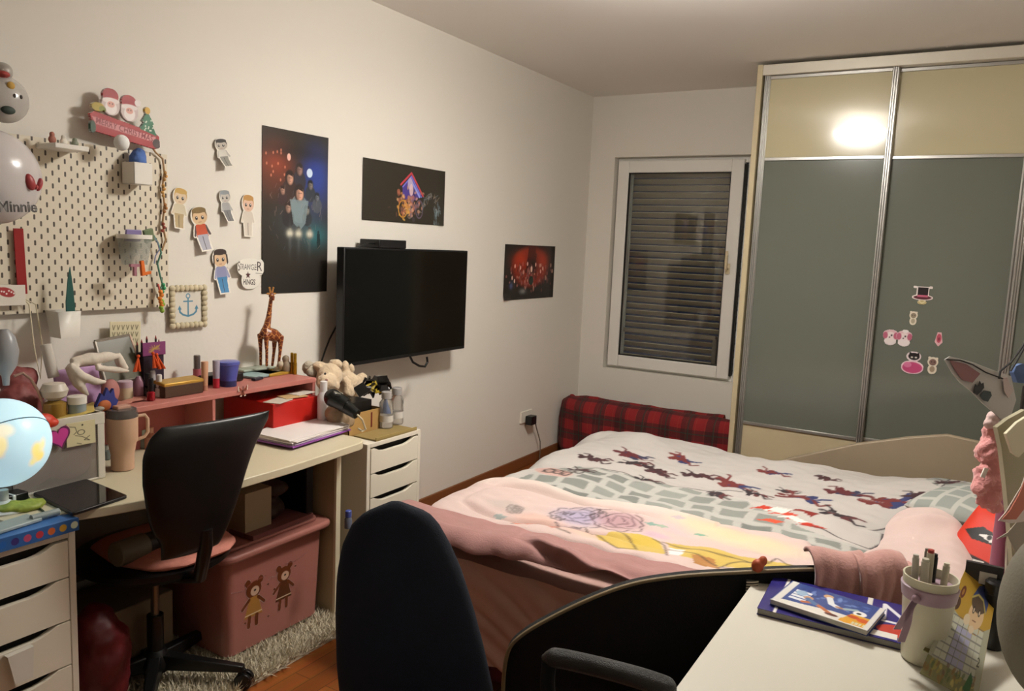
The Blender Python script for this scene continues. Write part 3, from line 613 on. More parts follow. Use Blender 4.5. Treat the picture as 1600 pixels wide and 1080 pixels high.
# drawer units
def drawer_unit(y0,y1,label,splits,z1=.7,x1=.58,zb=.0):
    t=T('drawer_unit',label,'drawer unit',((x1)/2,(y0+y1)/2,0),'white drawer units')
    cm=M('ddd5c4',.4); m=MB()
    m.bx((.02,y0,.03),(x1-.002,y0+.018,z1),cm); m.bx((.02,y1-.018,.03),(x1-.002,y1,z1),cm); m.bx((.02,y0+.018,z1-.018),(x1-.002,y1-.018,z1),cm); m.bx((.02,y0+.018,.03),(x1-.002,y1-.018,.048),cm); m.bx((.02,y0+.018,.048),(.03,y1-.018,z1-.018),cm); m.build('carcass',t,bev=.002)
    for y in (y0+.03,y1-.03): MB().bx((.05,y-.015,0),(.55,y+.015,.03),M('3a3630',.6)).build('foot_rail',t)
    MB().bx((.03,y0+.019,.05),(x1-.03,y1-.019,z1-.02),M('15120f',.8)).build('inside',t)
    fm=M('e0d8c6',.38); ya,yb=y0+.021,y1-.021; W=yb-ya
    zs=[z1-.022]+splits
    for za,zc in zip(zs[:-1],zs[1:]):
        top=za-.002; bot=zc+.002; ym=(ya+yb)/2
        pts=[(ya,bot),(yb,bot),(yb,top)]
        for k in range(0,13):
            q=k/12; y=ym+.125-.25*q; d=.020*(min(1,math.sin(PI*q)*1.6)**.8 if 0<q<1 else 0); pts.append((y,top-d))
        pts.append((ya,top))
        o=MB().prism([(p,z) for p,z in pts],(x1-.018,0,0),(0,1,0),(0,0,1),(1,0,0),.018,fm).build('drawer_front',t,smooth=False,bev=.001)
    return t
d1=drawer_unit(.772,1.132,'white drawer unit with cut-out grips at the left edge, a folded paper stuck on it',[.575,.455,.33,.18,.05],z1=.70)
d2=drawer_unit(2.285,2.625,'white drawer unit between the desk and the bed, under the soft toy',[.575,.475,.375,.25,.15,.05],z1=.70)
# folded note on drawer front
a=at(0,.585,18,1028); 
m=MB(); b_=[at(0,.60,u,v) for u,v in ((12,1028),(53,1010),(52,1058),(24,1070))]
m.add([b_[0],b_[1],b_[2],b_[3],(.582,b_[0][1],b_[0][2]),(.582,b_[1][1],b_[1][2])],[(0,1,2,3),(0,4,5,1)],M('d8d2c6',.7)); tag(m.build('folded_note',smooth=False),'folded white paper stuck on the left drawer unit','note')
# ---------------------------------------------------------------- pink riser shelf on the desk
pk=M('b87268',.5); pkd=M('a85a52',.55)
sh=T('desk_riser','pink shelf riser standing at the back of the desk','shelf',(.15,1.8,.74))
ZT=.928
MB().bx((.015,1.15,ZT-.018),(.285,2.30,ZT),pk).build('shelf_board',sh,bev=.002)
MB().bx((.015,2.284,.741),(.282,2.30,ZT-.018),pk).build('side_panel',sh,bev=.001)
MB().bx((.015,1.15,.741),(.282,1.166,ZT-.018),pk).build('side_panel',sh,bev=.001)
MB().bx((.12,1.166,.741),(.128,1.80,ZT-.018),pkd).build('back_panel',sh)
MB().bx((.015,1.8,.741),(.282,1.812,ZT-.018),pk).build('divider',sh,bev=.001)
# butterfly on the shelf edge
a=at(0,.29,381,608)
c=CV(.05,.05,.0010,'8a4228',alpha=0)
for q in ([(.025,.025),(.002,.045),(.004,.022)],[(.025,.025),(.048,.046),(.046,.024)],[(.025,.025),(.010,.004),(.020,.002)],[(.025,.025),(.040,.004),(.030,.002)]): c.poly(q,'e0d0c0',cut=True)
for q in ([(.025,.025),(.006,.041),(.008,.024)],[(.025,.025),(.044,.042),(.042,.025)],[(.025,.025),(.013,.007),(.021,.006)],[(.025,.025),(.037,.007),(.029,.006)]): c.poly(q,'8a3a20',cut=True)
c.line([(.025,.008),(.025,.04)],.004,'5a2818',cut=True)
tag(c.build('butterfly_sticker',plane((.289,a[1]-.028,a[2]-.03),(0,1,0),(0,0,1)),th=.001),'brown butterfly sticker on the edge of the pink riser','sticker')
# ---------------------------------------------------------------- helper: turned items sized in photo pixels
def turned(name,label,cat,u,v,z,parts,group=None,sy=1,lean=None,n=20):
    """u,v = pixel of the base centre on the plane z; parts: (part, material, [(r_px,h_px)..])"""
    P=at(2,z,u,v); s=px(P); t=None
    if len(parts)>1: t=T(name,label,cat,P,group)
    for pn,mt,pr in parts:
        m=MB().lathe([(max(r,.01)*s,h*s*1.01) for r,h in pr],P,mt,n,sy=sy,axis=lean)
        o=m.build(pn if t else name,t)
        if not t: tag(o,label,cat,group)
    return t or o
ZS=ZT+.001; ZD=.741
gl=lambda c,r=.08: M(c,r,trans=.9,ior=1.4)
# items on riser, left to right
turned('perfume_bottle','amber perfume bottle with a round pale stopper on the left of the riser','bottle',86,655,ZS,[('glass_body',M('a8843c',.15,trans=.3),[(16,0),(17,2),(17,26),(8,30)]),('stopper',M('c8beb0',.4),[(8,30),(17,36),(20,46),(15,56),(2,58)])])
turned('cosmetics_jar','small clear jar with a white lid on the left of the riser','jar',121,652,ZS,[('glass_body',M('8f9a9c',.2),[(12,0),(13,2),(13,22)]),('lid',M('ddd8ce',.4),[(14,22),(14,33),(12,34)])])
turned('candle_jar','cream candle jar with a lilac lid before the tilted mirror','jar',196,625,ZS,[('wax_body',M('c9b898',.5),[(10,0),(11,1),(11,20)]),('lid',M('b8a0ac',.4),[(11,20),(11,29),(10,30)])])
turned('lotion_bottle','small mauve bottle leaning by the framed mirror','bottle',217,618,ZS,[('bottle_body',M('8d6474',.35),[(8,0),(9,3),(8,22),(3,30)]),('nozzle',M('d0c8c8',.2,metal=.8),[(3,0),(3.5,4),(3,5)])])
pol=[(231,618,'141216','141216'),(239,614,'141216','c8c4c4'),(236,626,'8a1420','141216'),(249,620,'c0bcb8','d8d4d0')]
pn=['black nail polish bottle, leftmost of the row by the wooden box','black nail polish bottle with a white cap behind the red one','red nail polish bottle with a black cap on the riser edge','grey nail polish bottle with a white cap beside the wooden box']
for (u,v,cb,cc),lb in zip(pol,pn): turned('nail_polish',lb,'nail polish',u,v,ZS,[('bottle_body',M(cb,.15),[(5,0),(6,1),(6,13),(3,15)]),('cap',M(cc,.3),[(4,15),(4.5,16),(4,34),(3,35)])],group='nail polish bottles')
# wooden box
P0=at(2,ZS,258,623);P1=at(2,ZS,311,612)
bxo=T('trinket_box','dark brown box with a gold open lid on the riser','box',(P0+P1)/2)
MB().bx((P0[0]-.055,P0[1],ZS),(P0[0],P1[1],ZS+.04),M('4a3424',.5)).build('box_body',bxo,bev=.002)
MB().box((P0[0]-.03,(P0[1]+P1[1])/2,ZS+.047),(.062,P1[1]-P0[1]+.006,.012),M('b8903c',.35,metal=.4),r=(0,.1,0)).build('lid',bxo,bev=.003)
# lip glosses / tubes
turned('lip_gloss','silver capped pink lip gloss tube standing left of the peach tube','lip gloss',308,600,ZS,[('tube_body',M('b06068',.3),[(6,0),(6,24)]),('cap',M('8a8480',.25,metal=.7),[(5,24),(5,44),(4,45)])],group='makeup tubes')
turned('cream_tube','peach cream tube standing on its cap on the riser','tube',320,610,ZS,[('cap',M('b08068',.4),[(4.5,0),(4.5,8)]),('tube_body',M('c89878',.4),[(4.5,8),(5.5,44),(5,45)])],group='makeup tubes')
turned('lip_gloss','red bottomed lip gloss with a clear silver cap beside the blue tub','lip gloss',338,606,ZS,[('tube_body',M('a82838',.25),[(5,0),(5,14),(5,15)]),('cap',M('a098a8',.2),[(5,15),(5.5,42),(5,43)])],group='makeup tubes')
turned('blue_tub','blue plastic tub of cream standing on the riser','tub',357,603,ZS,[('tub_body',M('4a52a0',.35),[(12,0),(12,9),(16,33)]),('base_band',M('2a2f5c',.35),[(12.3,0),(12.3,9)]),('lid',M('585fae',.3),[(16,33),(17,34),(17,38),(15,39)])])
# papers / green folder pile right part of riser
for k,(cc,rz,dx,lb) in enumerate((('8fa8a8',.2,.02,'pale blue booklet lying at the bottom of the riser pile'),('a8b0a0',-.1,.0,'grey green booklet lying on the pale blue one on the riser'),('b0b8a4',.35,-.02,'pale green pouch on top of the booklets beside the giraffe'))):
    P=at(2,ZS,410-k*4,588-k*5); tag(MB().box((P[0]-.04+dx,P[1],ZS+.006+.011*k),(.10,.16,.010),M(cc,.5),r=(0,0,rz)).build('booklet',bev=.003),lb,'booklet','booklets on the pink riser')
P=at(2,ZS,402,594); tag(MB().box((P[0],P[1],ZS+.006),(.02,.05,.010),M('2a2c38',.4),r=(0,0,.2)).build('eraser',bev=.002),'small dark eraser in front of the booklets on the riser','eraser')
# giraffe
P=at(2,ZS+.012,425,574); s=px(P)
gx=.10
def gp(u,v,dx=0): q=at(0,gx,u,v); return np.array([gx+dx,q[1],q[2]])
def gir(nt,b,new,lk):
    tc=new('ShaderNodeTexCoord'); v=new('ShaderNodeTexVoronoi'); v.feature='DISTANCE_TO_EDGE'; v.inputs['Scale'].default_value=55; r=new('ShaderNodeValToRGB'); r.color_ramp.elements[0].position=.03; r.color_ramp.elements[0].color=(*lin('c98a4a'),1); r.color_ramp.elements[1].position=.07; r.color_ramp.elements[1].color=(*lin('6b2c12'),1)
    lk(tc.outputs['Object'],v.inputs['Vector']); lk(v.outputs['Distance'],r.inputs['Fac']); lk(r.outputs['Color'],b.inputs['Base Color']); b.inputs['Roughness'].default_value=.35
gm=nodemat('giraffe_coat',gir)
m=MB()
gt=T('giraffe_figurine','tall wooden giraffe figurine with brown patches standing on the riser','figurine',(gx,gp(425,574)[1],ZT))
bc=gp(425,524); 
m.tube([gp(411,519),gp(417,521),gp(428,524),gp(436,527)],[.018,.027,.027,.018],gm,14)
m.tube([gp(413,522),gp(417,510),gp(420,495),gp(422,478),gp(424,464)],[.020,.015,.011,.0085,.008],gm,12)
for du,dx in ((0,.014),(-2,-.014)):
    m.tube([gp(412+du,522,dx),gp(413+du,548,dx),gp(413+du,572,dx)],[.012,.0065,.006],gm,10)
    m.tube([gp(435+du,524,dx),gp(434+du,548,dx),gp(431+du,573,dx)],[.014,.007,.006],gm,10)
m.build('body',gt,vox=.0028)
m=MB(); m.ell(gp(424,462),(.010,.012,.014),gm); m.tube([gp(425,463,.002),gp(421,468,.022)],[.010,.006],gm,10); m.build('head',gt,vox=.0022)
m=MB(); hm=M('b0783a',.5)
for du in(-3,3): m.tube([gp(424+du*.4,458),gp(424+du,450)],[.004,.003],hm,8); m.ell(gp(424+du,450),.0045,hm,n=10,k=6)
for du in(-5,5): m.ell(gp(424+du,459),(.004,.009,.004),hm,n=10,k=6)
m.build('horns_and_ears',gt)
m=MB(); m.tube([gp(438,527),gp(440,540),gp(439,550)],.003,M('3a1c10',.6),8); m.build('tail',gt)
m=MB(); P=gp(424,578); m.bx((.05,gp(408,575)[1],ZT+.0005),(.15,gp(442,575)[1],ZT+.012),M('a8842c',.5)); m.build('base',gt,bev=.002)
# owl like stone + gold pencils
P=at(2,ZS,447,584); s=px(P); q=at(0,P[0],447,560)
m=MB(); m.ell((P[0],P[1],ZS+.030),(.018,.02,.03),M('8a7c68',.6,bump=.3,bscale=70)); m.ell((P[0],P[1]-.002,ZS+.062),(.014,.016,.016),M('8a7c68',.6,bump=.3,bscale=70)); tag(m.build('bird_figurine',vox=.0025),'grey stone bird figurine to the right of the giraffe','figurine')
for k,(u,lb) in enumerate(((456,'gold lipstick tube, left of the pair at the end of the riser'),(461,'gold lipstick tube, right of the pair at the end of the riser'))): turned('lipstick',lb,'lipstick',u,584+k*1,ZS,[('tube_body',M('a8841c',.25,metal=.7),[(2.8,0),(2.8,18)]),('cap',M('c09a2c',.2,metal=.8),[(2.4,18),(2.4,32),(1.5,33)])],group='gold lipsticks')
P=np.array([.13,2.262,ZS]); m=MB()
for k in range(16): m.ell(P+np.array([rng.uniform(-.03,0),rng.uniform(-.02,.02),.012+rng.uniform(0,.03)]),rng.uniform(.009,.013),M('c4b8a0',.9))
tag(m.build('hair_scrunchie',vox=.004),'cream scrunchie at the right end of the riser','scrunchie')
# purple picture and orange tassels (small standing board with pens)
a=at(0,.09,216,556); b=at(0,.09,251,532)
t=T('pen_stand','purple pen stand with a yellow star scribble, full of dark pens','pen stand',(.09,(a[1]+b[1])/2,ZT))
c=CV(b[1]-a[1],b[2]-a[2],.0012,'7c3468'); w=b[1]-a[1];h=b[2]-a[2]
for k in range(26): an=k*.5; c.line([(w*.5,h*.5),(w*.5+.022*math.cos(an),h*.5+.013*math.sin(an*1.3))],.0015,'b8983c',.8)
c.build('front_board',plane((.115,a[1],a[2]),(0,1,0),(0,0,1)),t,th=.004)
MB().bx((.07,a[1]+.004,ZT),(.113,b[1]-.004,a[2]+.01),M('2a1a2c',.6)).build('holder_body',t,bev=.002)
for k,(u,v) in enumerate(((221,532),(229,527),(243,526),(248,532),(214,536))):
    q=at(0,.09,u,v); tag(MB().cyl((.09,q[1],a[2]-.01),(.088,q[1]+.002,q[2]-.008),.0035,M('2a1c20',.4),n=8).lathe([(.0035,0),(.0006,.012)],(.088,q[1]+.002,q[2]-.008),M('8a2a28',.5),8).build('pencil'),['dark pencil second from left in the purple pen stand','tall dark pencil in the middle of the purple pen stand','red tipped pencil right of the middle in the purple pen stand','dark pencil, rightmost in the purple pen stand','dark pencil, leftmost in the purple pen stand'][k],'pencil','pencils in the purple stand')
for k,(u,v,ang) in enumerate(((216,575,-.3),(240,570,.5),(246,572,.8))):
    q=at(0,.14,u,v); m=MB()
    for j in range(9): m.tube([q+np.array([0,-.003*ang,.04]),q+np.array([.004*math.sin(j),.003*(j-4)+.02*ang,-.012])],.0022,M('d2521c',.7),5)
    m.ell(q+np.array([0,-.003*ang,.04]),.006,M('d2521c',.7),n=10,k=6)
    tag(m.build('tassel'),['orange tassel, leftmost under the purple pen stand','orange tassel, middle one under the purple pen stand','orange tassel, rightmost, lying over the black case'][k],'tassel','orange tassels on the riser')
P=at(0,.13,232,577); tag(MB().box((.13,P[1],ZS+.02),(.03,.02,.04),M('1f4a52',.5),r=(0,0,.2)).build('sharpener',bev=.002),'dark teal sharpener below the purple pen stand','sharpener')
# black case + tissues
a=at(2,ZS+.03,275,573); tag(MB().box((.10,a[1]+.0,ZS+.018),(.08,.17,.034),M('18110f',.4),r=(0,0,-.12)).build('glasses_case',bev=.006),'long black case lying behind the wooden box','case')
m=MB(); P=at(2,ZS,265,590)
for k in range(14): m.ell(P+np.array([rng.uniform(-.03,.01),rng.uniform(-.05,.055),.018+rng.uniform(0,.014)]),(rng.uniform(.012,.02),rng.uniform(.02,.035),rng.uniform(.006,.012)),M('a59a94',.8),rot=(rng.uniform(-.5,.5),0,rng.uniform(-1,1)))
tag(m.build('crumpled_wrap',vox=.003,disp=.006,dscale=.02),'crumpled greyish wrap behind the nail polish','wrap')
P=at(2,ZS,290,596); tag(MB().box((P[0]-.02,P[1],ZS+.008),(.06,.07,.015),M('20307c',.4)).build('blue_case',bev=.003),'flat dark blue case behind the gold lidded box','case')
# tilted mirror/frame behind
a=at(0,.06,145,535); b=at(0,.06,200,530)
mr=T('framed_mirror','grey framed mirror leaning behind the riser clutter','mirror',(.08,(a[1]+b[1])/2,ZT))
m=MB(); q=[at(0,.05,148,534),at(0,.05,202,524),at(0,.10,225,590),at(0,.10,165,600)]
def quad(mb,q,th,m_): 
    q=[np.array(p) for p in q]; n_=np.cross(q[1]-q[0],q[3]-q[0]); n_=n_/np.linalg.norm(n_)*th
    return mb.add(q+[p-n_ for p in q],[(0,1,2,3),(7,6,5,4),(0,4,5,1),(1,5,6,2),(2,6,7,3),(3,7,4,0)],m_)
for i in range(4): m.tube([q[i],q[(i+1)%4]],.006,M('8d8478' if i!=1 else 'b89a88',.35,metal=.3),8)
m.build('frame',mr); quad(MB(),q,.004,M('55523f',.3)).build('mirror_glass',mr,smooth=False)
# ---------------------------------------------------------------- left clutter at the pegboard foot
a=at(0,.12,84,535);b=at(0,.12,150,570)
m=MB(); m.box((.13,(a[1]+b[1])/2,.99),(.012,b[1]-a[1]+.02,.12),M('b48fb8',.6),r=(0,-.15,.1)); tag(m.build('lilac_pouch',bev=.005),'lilac flat pouch standing behind the white ribbon','pouch')
m=MB(); P=at(2,ZS,70,640); m.cyl(at(0,.15,71,538),at(0,.17,84,590),.016,M('c9c2b8',.3),n=20); tag(m.build('spray_bottle',bev=.002),'white cylindrical spray can leaning at the left of the lilac pouch','bottle')
m=MB(); wr=M('d3c8ba',.75,bump=.2,bscale=60)
def rb(p,r,x): return m.tube([at(0,x,u,v) for u,v in p],r,wr,14)
rb([(108,570),(125,586),(148,596),(166,597)],[.012,.015,.012,.006],.23); rb([(112,567),(140,561),(165,558),(186,556)],[.014,.020,.017,.008],.21); rb([(112,572),(122,600),(138,618)],[.02,.016,.006],.22); rb([(150,575),(180,578),(202,580)],[.010,.011,.005],.22); rb([(182,553),(188,566),(196,578)],[.012,.016,.012],.19)
tag(m.build('ribbon_bow',vox=.004,disp=.006,dscale=.03),'big cream satin bow lying over the riser clutter','bow')
m=MB(); P=at(0,.2,40,560); m.ell((.16,P[1]-.0,.955),(.05,.065,.08),M('7a3a38',.6,bump=.3,bscale=30)); m.ell((.12,P[1]+.02,1.03),(.04,.055,.045),M('a8655a',.6,bump=.3,bscale=30)); tag(m.build('toiletry_bag',vox=.006,disp=.02,dscale=.05),'maroon and pink soft bag behind the globe','bag')
m=MB(); m.tube([at(0,.26,u,v) for u,v in ((22,588),(35,583),(48,592),(58,608),(66,628),(70,650))],.004,M('a08478',.3,metal=.6),8); tag(m.build('headband'),'thin curved headband arching behind the globe','headband')
for k,(u,v,h,cc,lb) in enumerate(((20,640,48,'8d8070','grey tan brush handle, left of the two behind the globe'),(34,642,38,'a08058','tan brush handle, right of the two behind the globe'))):
    turned('makeup_brush',lb,'brush',u,v,ZS,[('handle',M(cc,.5),[(5,0),(6,h*.5)]),('bristles',M('a89880',.9),[(6,h*.5),(8,h*.8),(5,h)])],group='brushes behind the globe')
P=at(0,.30,8,560); m=MB(); m.lathe([(.008,-.075),(.010,-.05),(.028,-.02),(.034,.02),(.026,.06),(.01,.08)],P,M('a9abae',.3,trans=.2),24); o=m.build('hanging_bulb'); tag(o,'translucent grey bulb shaped balloon tail at the left edge','balloon valve')
# figurine: blue crest with orange
P=at(2,ZS,165,642); m=MB(); q=at(0,P[0],165,618)
m.prism([(-.04,-.012),(-.02,.03),(-.012,.018),(.0,.045),(.008,.025),(.02,.04),(.024,.012),(.035,.0),(.02,-.03),(-.01,-.03)],(P[0],P[1],ZS+.03),(0,1,0),(0,0,1),(1,0,0),.014,M('2c347c',.6)); m.ell((P[0]+.012,P[1]-.012,ZS+.02),(.014,.022,.018),M('a85a2c',.7)); m.ell((P[0]+.02,P[1]-.032,ZS+.014),(.01,.016,.008),M('8a8478',.7))
tag(m.build('toy_bird',bev=.001),'small toy bird with a spiky blue crest and orange face','toy')
m=MB(); P=at(2,ZS,66,668); m.ell(P+np.array([0,0,.02]),(.02,.035,.02),M('c43a24',.5)); m.ell(P+np.array([.01,.02,.012]),(.018,.02,.014),M('d8a090',.5)); tag(m.build('hair_clip',vox=.003),'red and pink hair clip beside the globe','hair clip')
m=MB(); P=at(2,ZS,190,632); m.ell(P+np.array([0,-.015,.004]),(.03,.05,.006),M('a87060',.5)); m.ell(P+np.array([-.01,.05,.006]),(.02,.045,.005),M('b8806c',.5)); tag(m.build('compact_case',vox=.003),'flat rose compact case at the riser edge below the candle jar','compact')
m=MB(); q=at(0,.2,158,600); m.ell((.2,q[1]+.03,ZT+.045),(.02,.03,.042),M('a56c66',.6)); tag(m.build('plush_ball'),'dusty pink powder puff behind the cream candle jar','puff')
# ---------------------------------------------------------------- on the desk
bn=T('mesh_bin','white rimmed mesh bin with a pink heart and a note on its side','bin',(.25,1.26,ZD))
y0,y1=1.10,1.362; z1=.945; x0,x1=.16,.335
latb=lattice('bin_mesh','9a9088',330)
m=MB()
for a,b in (((x1-.002,y0,ZD),(x1,y1,z1-.03)),((x0,y0,ZD),(x0+.002,y1,z1-.03)),((x0,y0,ZD),(x1,y0+.002,z1-.03)),((x0,y1-.002,ZD),(x1,y1,z1-.03)),((x0,y0,ZD),(x1,y1,ZD+.002))): m.bx(a,b,latb)
m.build('mesh_body',bn,smooth=False)
rimm=M('cfc9bc',.4)
m=MB()
for a,b in (((x1-.002,y0-.004,z1-.035),(x1+.005,y1+.005,z1)),((x0-.003,y0-.004,z1-.035),(x0+.002,y1+.005,z1)),((x0,y0-.004,z1-.035),(x1,y0+.002,z1)),((x0,y1-.002,z1-.035),(x1,y1+.005,z1)),((x1-.004,y1-.018,ZD),(x1+.004,y1+.004,z1)),((x1-.004,y0-.002,ZD),(x1+.003,y1,ZD+.006))): m.bx(a,b,rimm)
m.build('rim_frame',bn,bev=.0015)
def frontpt(u,v,x=.342): return at(0,x,u,v)
hc=frontpt(97,686); c=CV(.09,.085,.001,'c8328c',alpha=0)
th_=np.linspace(0,2*PI,60); hp_=[(.045+.0026*16*math.sin(t)**3*.95,.045+.0026*(13*math.cos(t)-5*math.cos(2*t)-2*math.cos(3*t)-math.cos(4*t))) for t in th_]
c.poly(hp_,'5a1a48',cut=True); hp2=[(.045+(x-.045)*.82,.045+(y-.045)*.82) for x,y in hp_]; c.poly(hp2,'c0368e')
o=c.build('heart_decoration',plane((.3455,hc[1]-.04,hc[2]-.04),(0,.86,.2),(0,-.2,.86)),bn,th=.001); tag(o,'magenta paper heart with a dark outline')
a=frontpt(104,700);b=frontpt(148,655); w=b[1]-a[1];h=b[2]-a[2]
c=CV(w,h,.0011,'cfc49c'); K='3a3028'
c.line([(w*.1,h*.85),(w*.3,h*.8),(w*.35,h*.6),(w*.25,h*.5)],.002,K); c.ring(w*.5,h*.55,w*.12,h*.1,K,.002); c.line([(w*.3,h*.45),(w*.55,h*.35),(w*.8,h*.15),(w*.6,h*.2),(w*.8,h*.35)],.002,K); c.ell(w*.55,h*.85,.003,.003,K); c.line([(w*.35,h*.12),(w*.5,h*.05)],.002,K)
tag(c.build('note',plane((.343,a[1],a[2]),(0,1,0),(0,0,1)),bn,th=.001),'cream note with dark handwriting')
m=MB(); m.ell((.268,1.29,.79),(.062,.068,.048),M('b06870',.8,bump=.3,bscale=30)); m.ell((.268,1.18,.80),(.06,.07,.055),M('8a7f80',.8,bump=.3,bscale=30)); m.ell((.22,1.31,.83),(.04,.03,.05),M('a85a64',.8)); tag(m.build('folded_clothes',vox=.006,disp=.015,dscale=.04),'pink and grey cloth filling the mesh bin','cloth')
a=at(0,.25,80,655);b=at(0,.25,148,628)
quad(MB(),[at(0,.32,78,660),at(0,.32,147,640),at(0,.22,146,628),at(0,.22,82,650)],.006,M('c9b060',.6)).build('x')
o=bpy.data.objects['x']; o.name='yellow_envelope'; tag(o,'yellow envelope sticking out of the mesh bin','envelope')
# tumbler with handle
P=at(2,ZD,192,733); s=px(P)
tu=T('tumbler','beige insulated tumbler with a handle and clear lid on the desk','tumbler',P)
bgm=M('c8a388',.5)
MB().lathe([(15*s,0),(16.5*s,1*s),(17*s,25*s),(20*s,42*s),(22.5*s,46*s),(23*s,83*s),(22*s,84*s)],P,bgm,32).build('tumbler_body',tu)
MB().lathe([(22*s,83*s),(23.5*s,84*s),(23.5*s,88*s),(21*s,96*s),(12*s,97*s)],P,M('6a6460',.15,trans=.4),32).build('lid',tu)
m=MB(); hd=np.array([.35,.94,0]); r0=21*s
m.tube([P+hd*r0+np.array([0,0,82*s]),P+hd*(r0+12*s)+np.array([0,0,83*s]),P+hd*(r0+16*s)+np.array([0,0,77*s]),P+hd*(r0+16*s)+np.array([0,0,55*s]),P+hd*(r0+11*s)+np.array([0,0,48*s]),P+hd*r0*.9+np.array([0,0,44*s])],.0055,bgm,10); m.build('handle',tu)
MB().box(P+np.array([-.0,.0,99*s]),(.03,.045,.012),M('b88c78',.5)).build('straw_flap',tu,bev=.003)
# bottles behind tumbler
turned('glass_vial','clear small bottle with a pale cap right of the tumbler','bottle',224,700,ZD,[('glass_body',M('a8b0a4',.15,trans=.5),[(6,0),(6.5,1),(6.5,16),(3,18)]),('cap',M('b8c8b8',.4),[(4,18),(4,28),(3,29)])],group='small bottles by the tumbler')
turned('glass_vial','clear small bottle peeking out left of the tumbler','bottle',166,718,ZD,[('glass_body',M('8a9894',.15,trans=.5),[(6,0),(6.5,1),(6.5,14),(3,16)]),('cap',M('a8b0a8',.4),[(4,16),(4,22),(3,23)])],group='small bottles by the tumbler')
turned('pink_cap_bottle','round peach bottle half hidden by the chair back','bottle',236,700,ZD,[('bottle_body',M('c89078',.4),[(9,0),(10,1),(10,18),(4,24)]),('cap',M('d8a890',.4),[(4,24),(4,32),(3,33)])])
# tablet
q=[at(2,ZD+.012,u,v) for u,v in ((50,768),(135,746),(200,772),(114,800))]
tb=T('tablet','black tablet lying on the left end of the desk','tablet',(q[0]+q[2])/2)
cx=(q[0]+q[2])/2
def rquad(q,rad,n=5):
    q=[np.array(p[:2]) for p in q]; out=[]
    for i in range(4):
        a=q[i-1]-q[i];b=q[(i+1)%4]-q[i];a/=np.linalg.norm(a);b/=np.linalg.norm(b); A=q[i]+a*rad;B=q[i]+b*rad
        for k in range(n+1): t=k/n; out.append(tuple((1-t)**2*A+2*t*(1-t)*q[i]+t*t*B))
    return out
MB().prism(rquad(q,.012),(0,0,ZD),(1,0,0),(0,1,0),(0,0,1),.008,M('1c1818',.4)).build('tablet_body',tb,bev=.001)
qq=[cx+(p-cx)*.955 for p in q]; MB().prism(rquad(qq,.006),(0,0,ZD+.008),(1,0,0),(0,1,0),(0,0,1),.0006,M('120e0e',.06)).build('screen',tb,smooth=False)
# red box under riser right, yellow basket, papers
a=at(2,ZD,410,663)
rbx=T('red_box','bright red box under the right half of the pink riser','box',(.25,2.2,ZD))
ya=at(0,.34,427,640)[1]; yb=at(0,.34,497,615)[1]; zt=at(0,.34,427,632)[2]
MB().bx((.06,ya,ZD),(.34,yb,zt),M('b41c14',.4)).build('box_body',rbx,bev=.003)
for k,(u,v,rz) in enumerate(((430,625,.3),(460,620,-.2),(476,616,.1))):
    P=at(2,zt+.003,u,v); tag(MB().box((.31-.02*k,P[1],zt+.002+.002*k),(.07,.10,.0015),M(['c8bfb0','c8a878','d4ccc0'][k],.7),r=(0,0,rz)).build('loose_paper'),['torn cream paper at the left on the red box','tan paper in the middle on the red box','white paper at the right on the red box'][k],'paper','papers on the red box')
turned('round_gift_box','yellow tan round box with a lid under the riser','box',378,663,ZD,[('box_body',M('b8985a',.6),[(20,0),(20,19)]),('lid',M('c4a566',.6),[(22,18),(22,28),(14,31)])])
turned('round_gift_box','round tan tin deeper under the riser','box',350,650,ZD,[('box_body',M('8a6a40',.6),[(14,0),(14,24)]),('lid',M('9a7848',.6),[(15,24),(15,29),(12,30)])])
pp=T('paper_stack','stack of white paper in a purple folder on the desk','paper stack',(.5,2.0,ZD))
q=[at(2,ZD+.01,u,v) for u,v in ((398,688),(465,650),(548,672),(458,700))]
quad(MB(),[p*np.array([1,1,0])+np.array([0,0,ZD+.008]) for p in q],.006,M('8a4aa0',.4)).build('folder',pp,smooth=False)
for k in range(5):
    cc=sum(q)/4; ang=[.0,.03,-.02,.05,-.06][k]; Rz=rotm((0,0,ang)); qs=[cc+Rz@(p-cc)*.97 for p in q]
    quad(MB(),[np.array([p[0],p[1],ZD+.012+.0045*k]) for p in qs],.004,M('e4dcd8' if k!=1 else 'b0a0b8',.7)).build('sheet',pp,smooth=False)
# white bottle + hair dryer + plush etc. on right unit (desk end)
turned('lotion_bottle','white pump bottle standing at the right end of the desk','bottle',505,668,ZD,[('bottle_body',M('d8d2d0',.35),[(9,0),(9.5,1),(9.5,50),(6,56)]),('cap',M('e0dcda',.35),[(5.5,56),(5.5,72),(4,73)])])
# ---------------------------------------------------------------- right end: toy, hair dryer, box of bottles
TU=.701
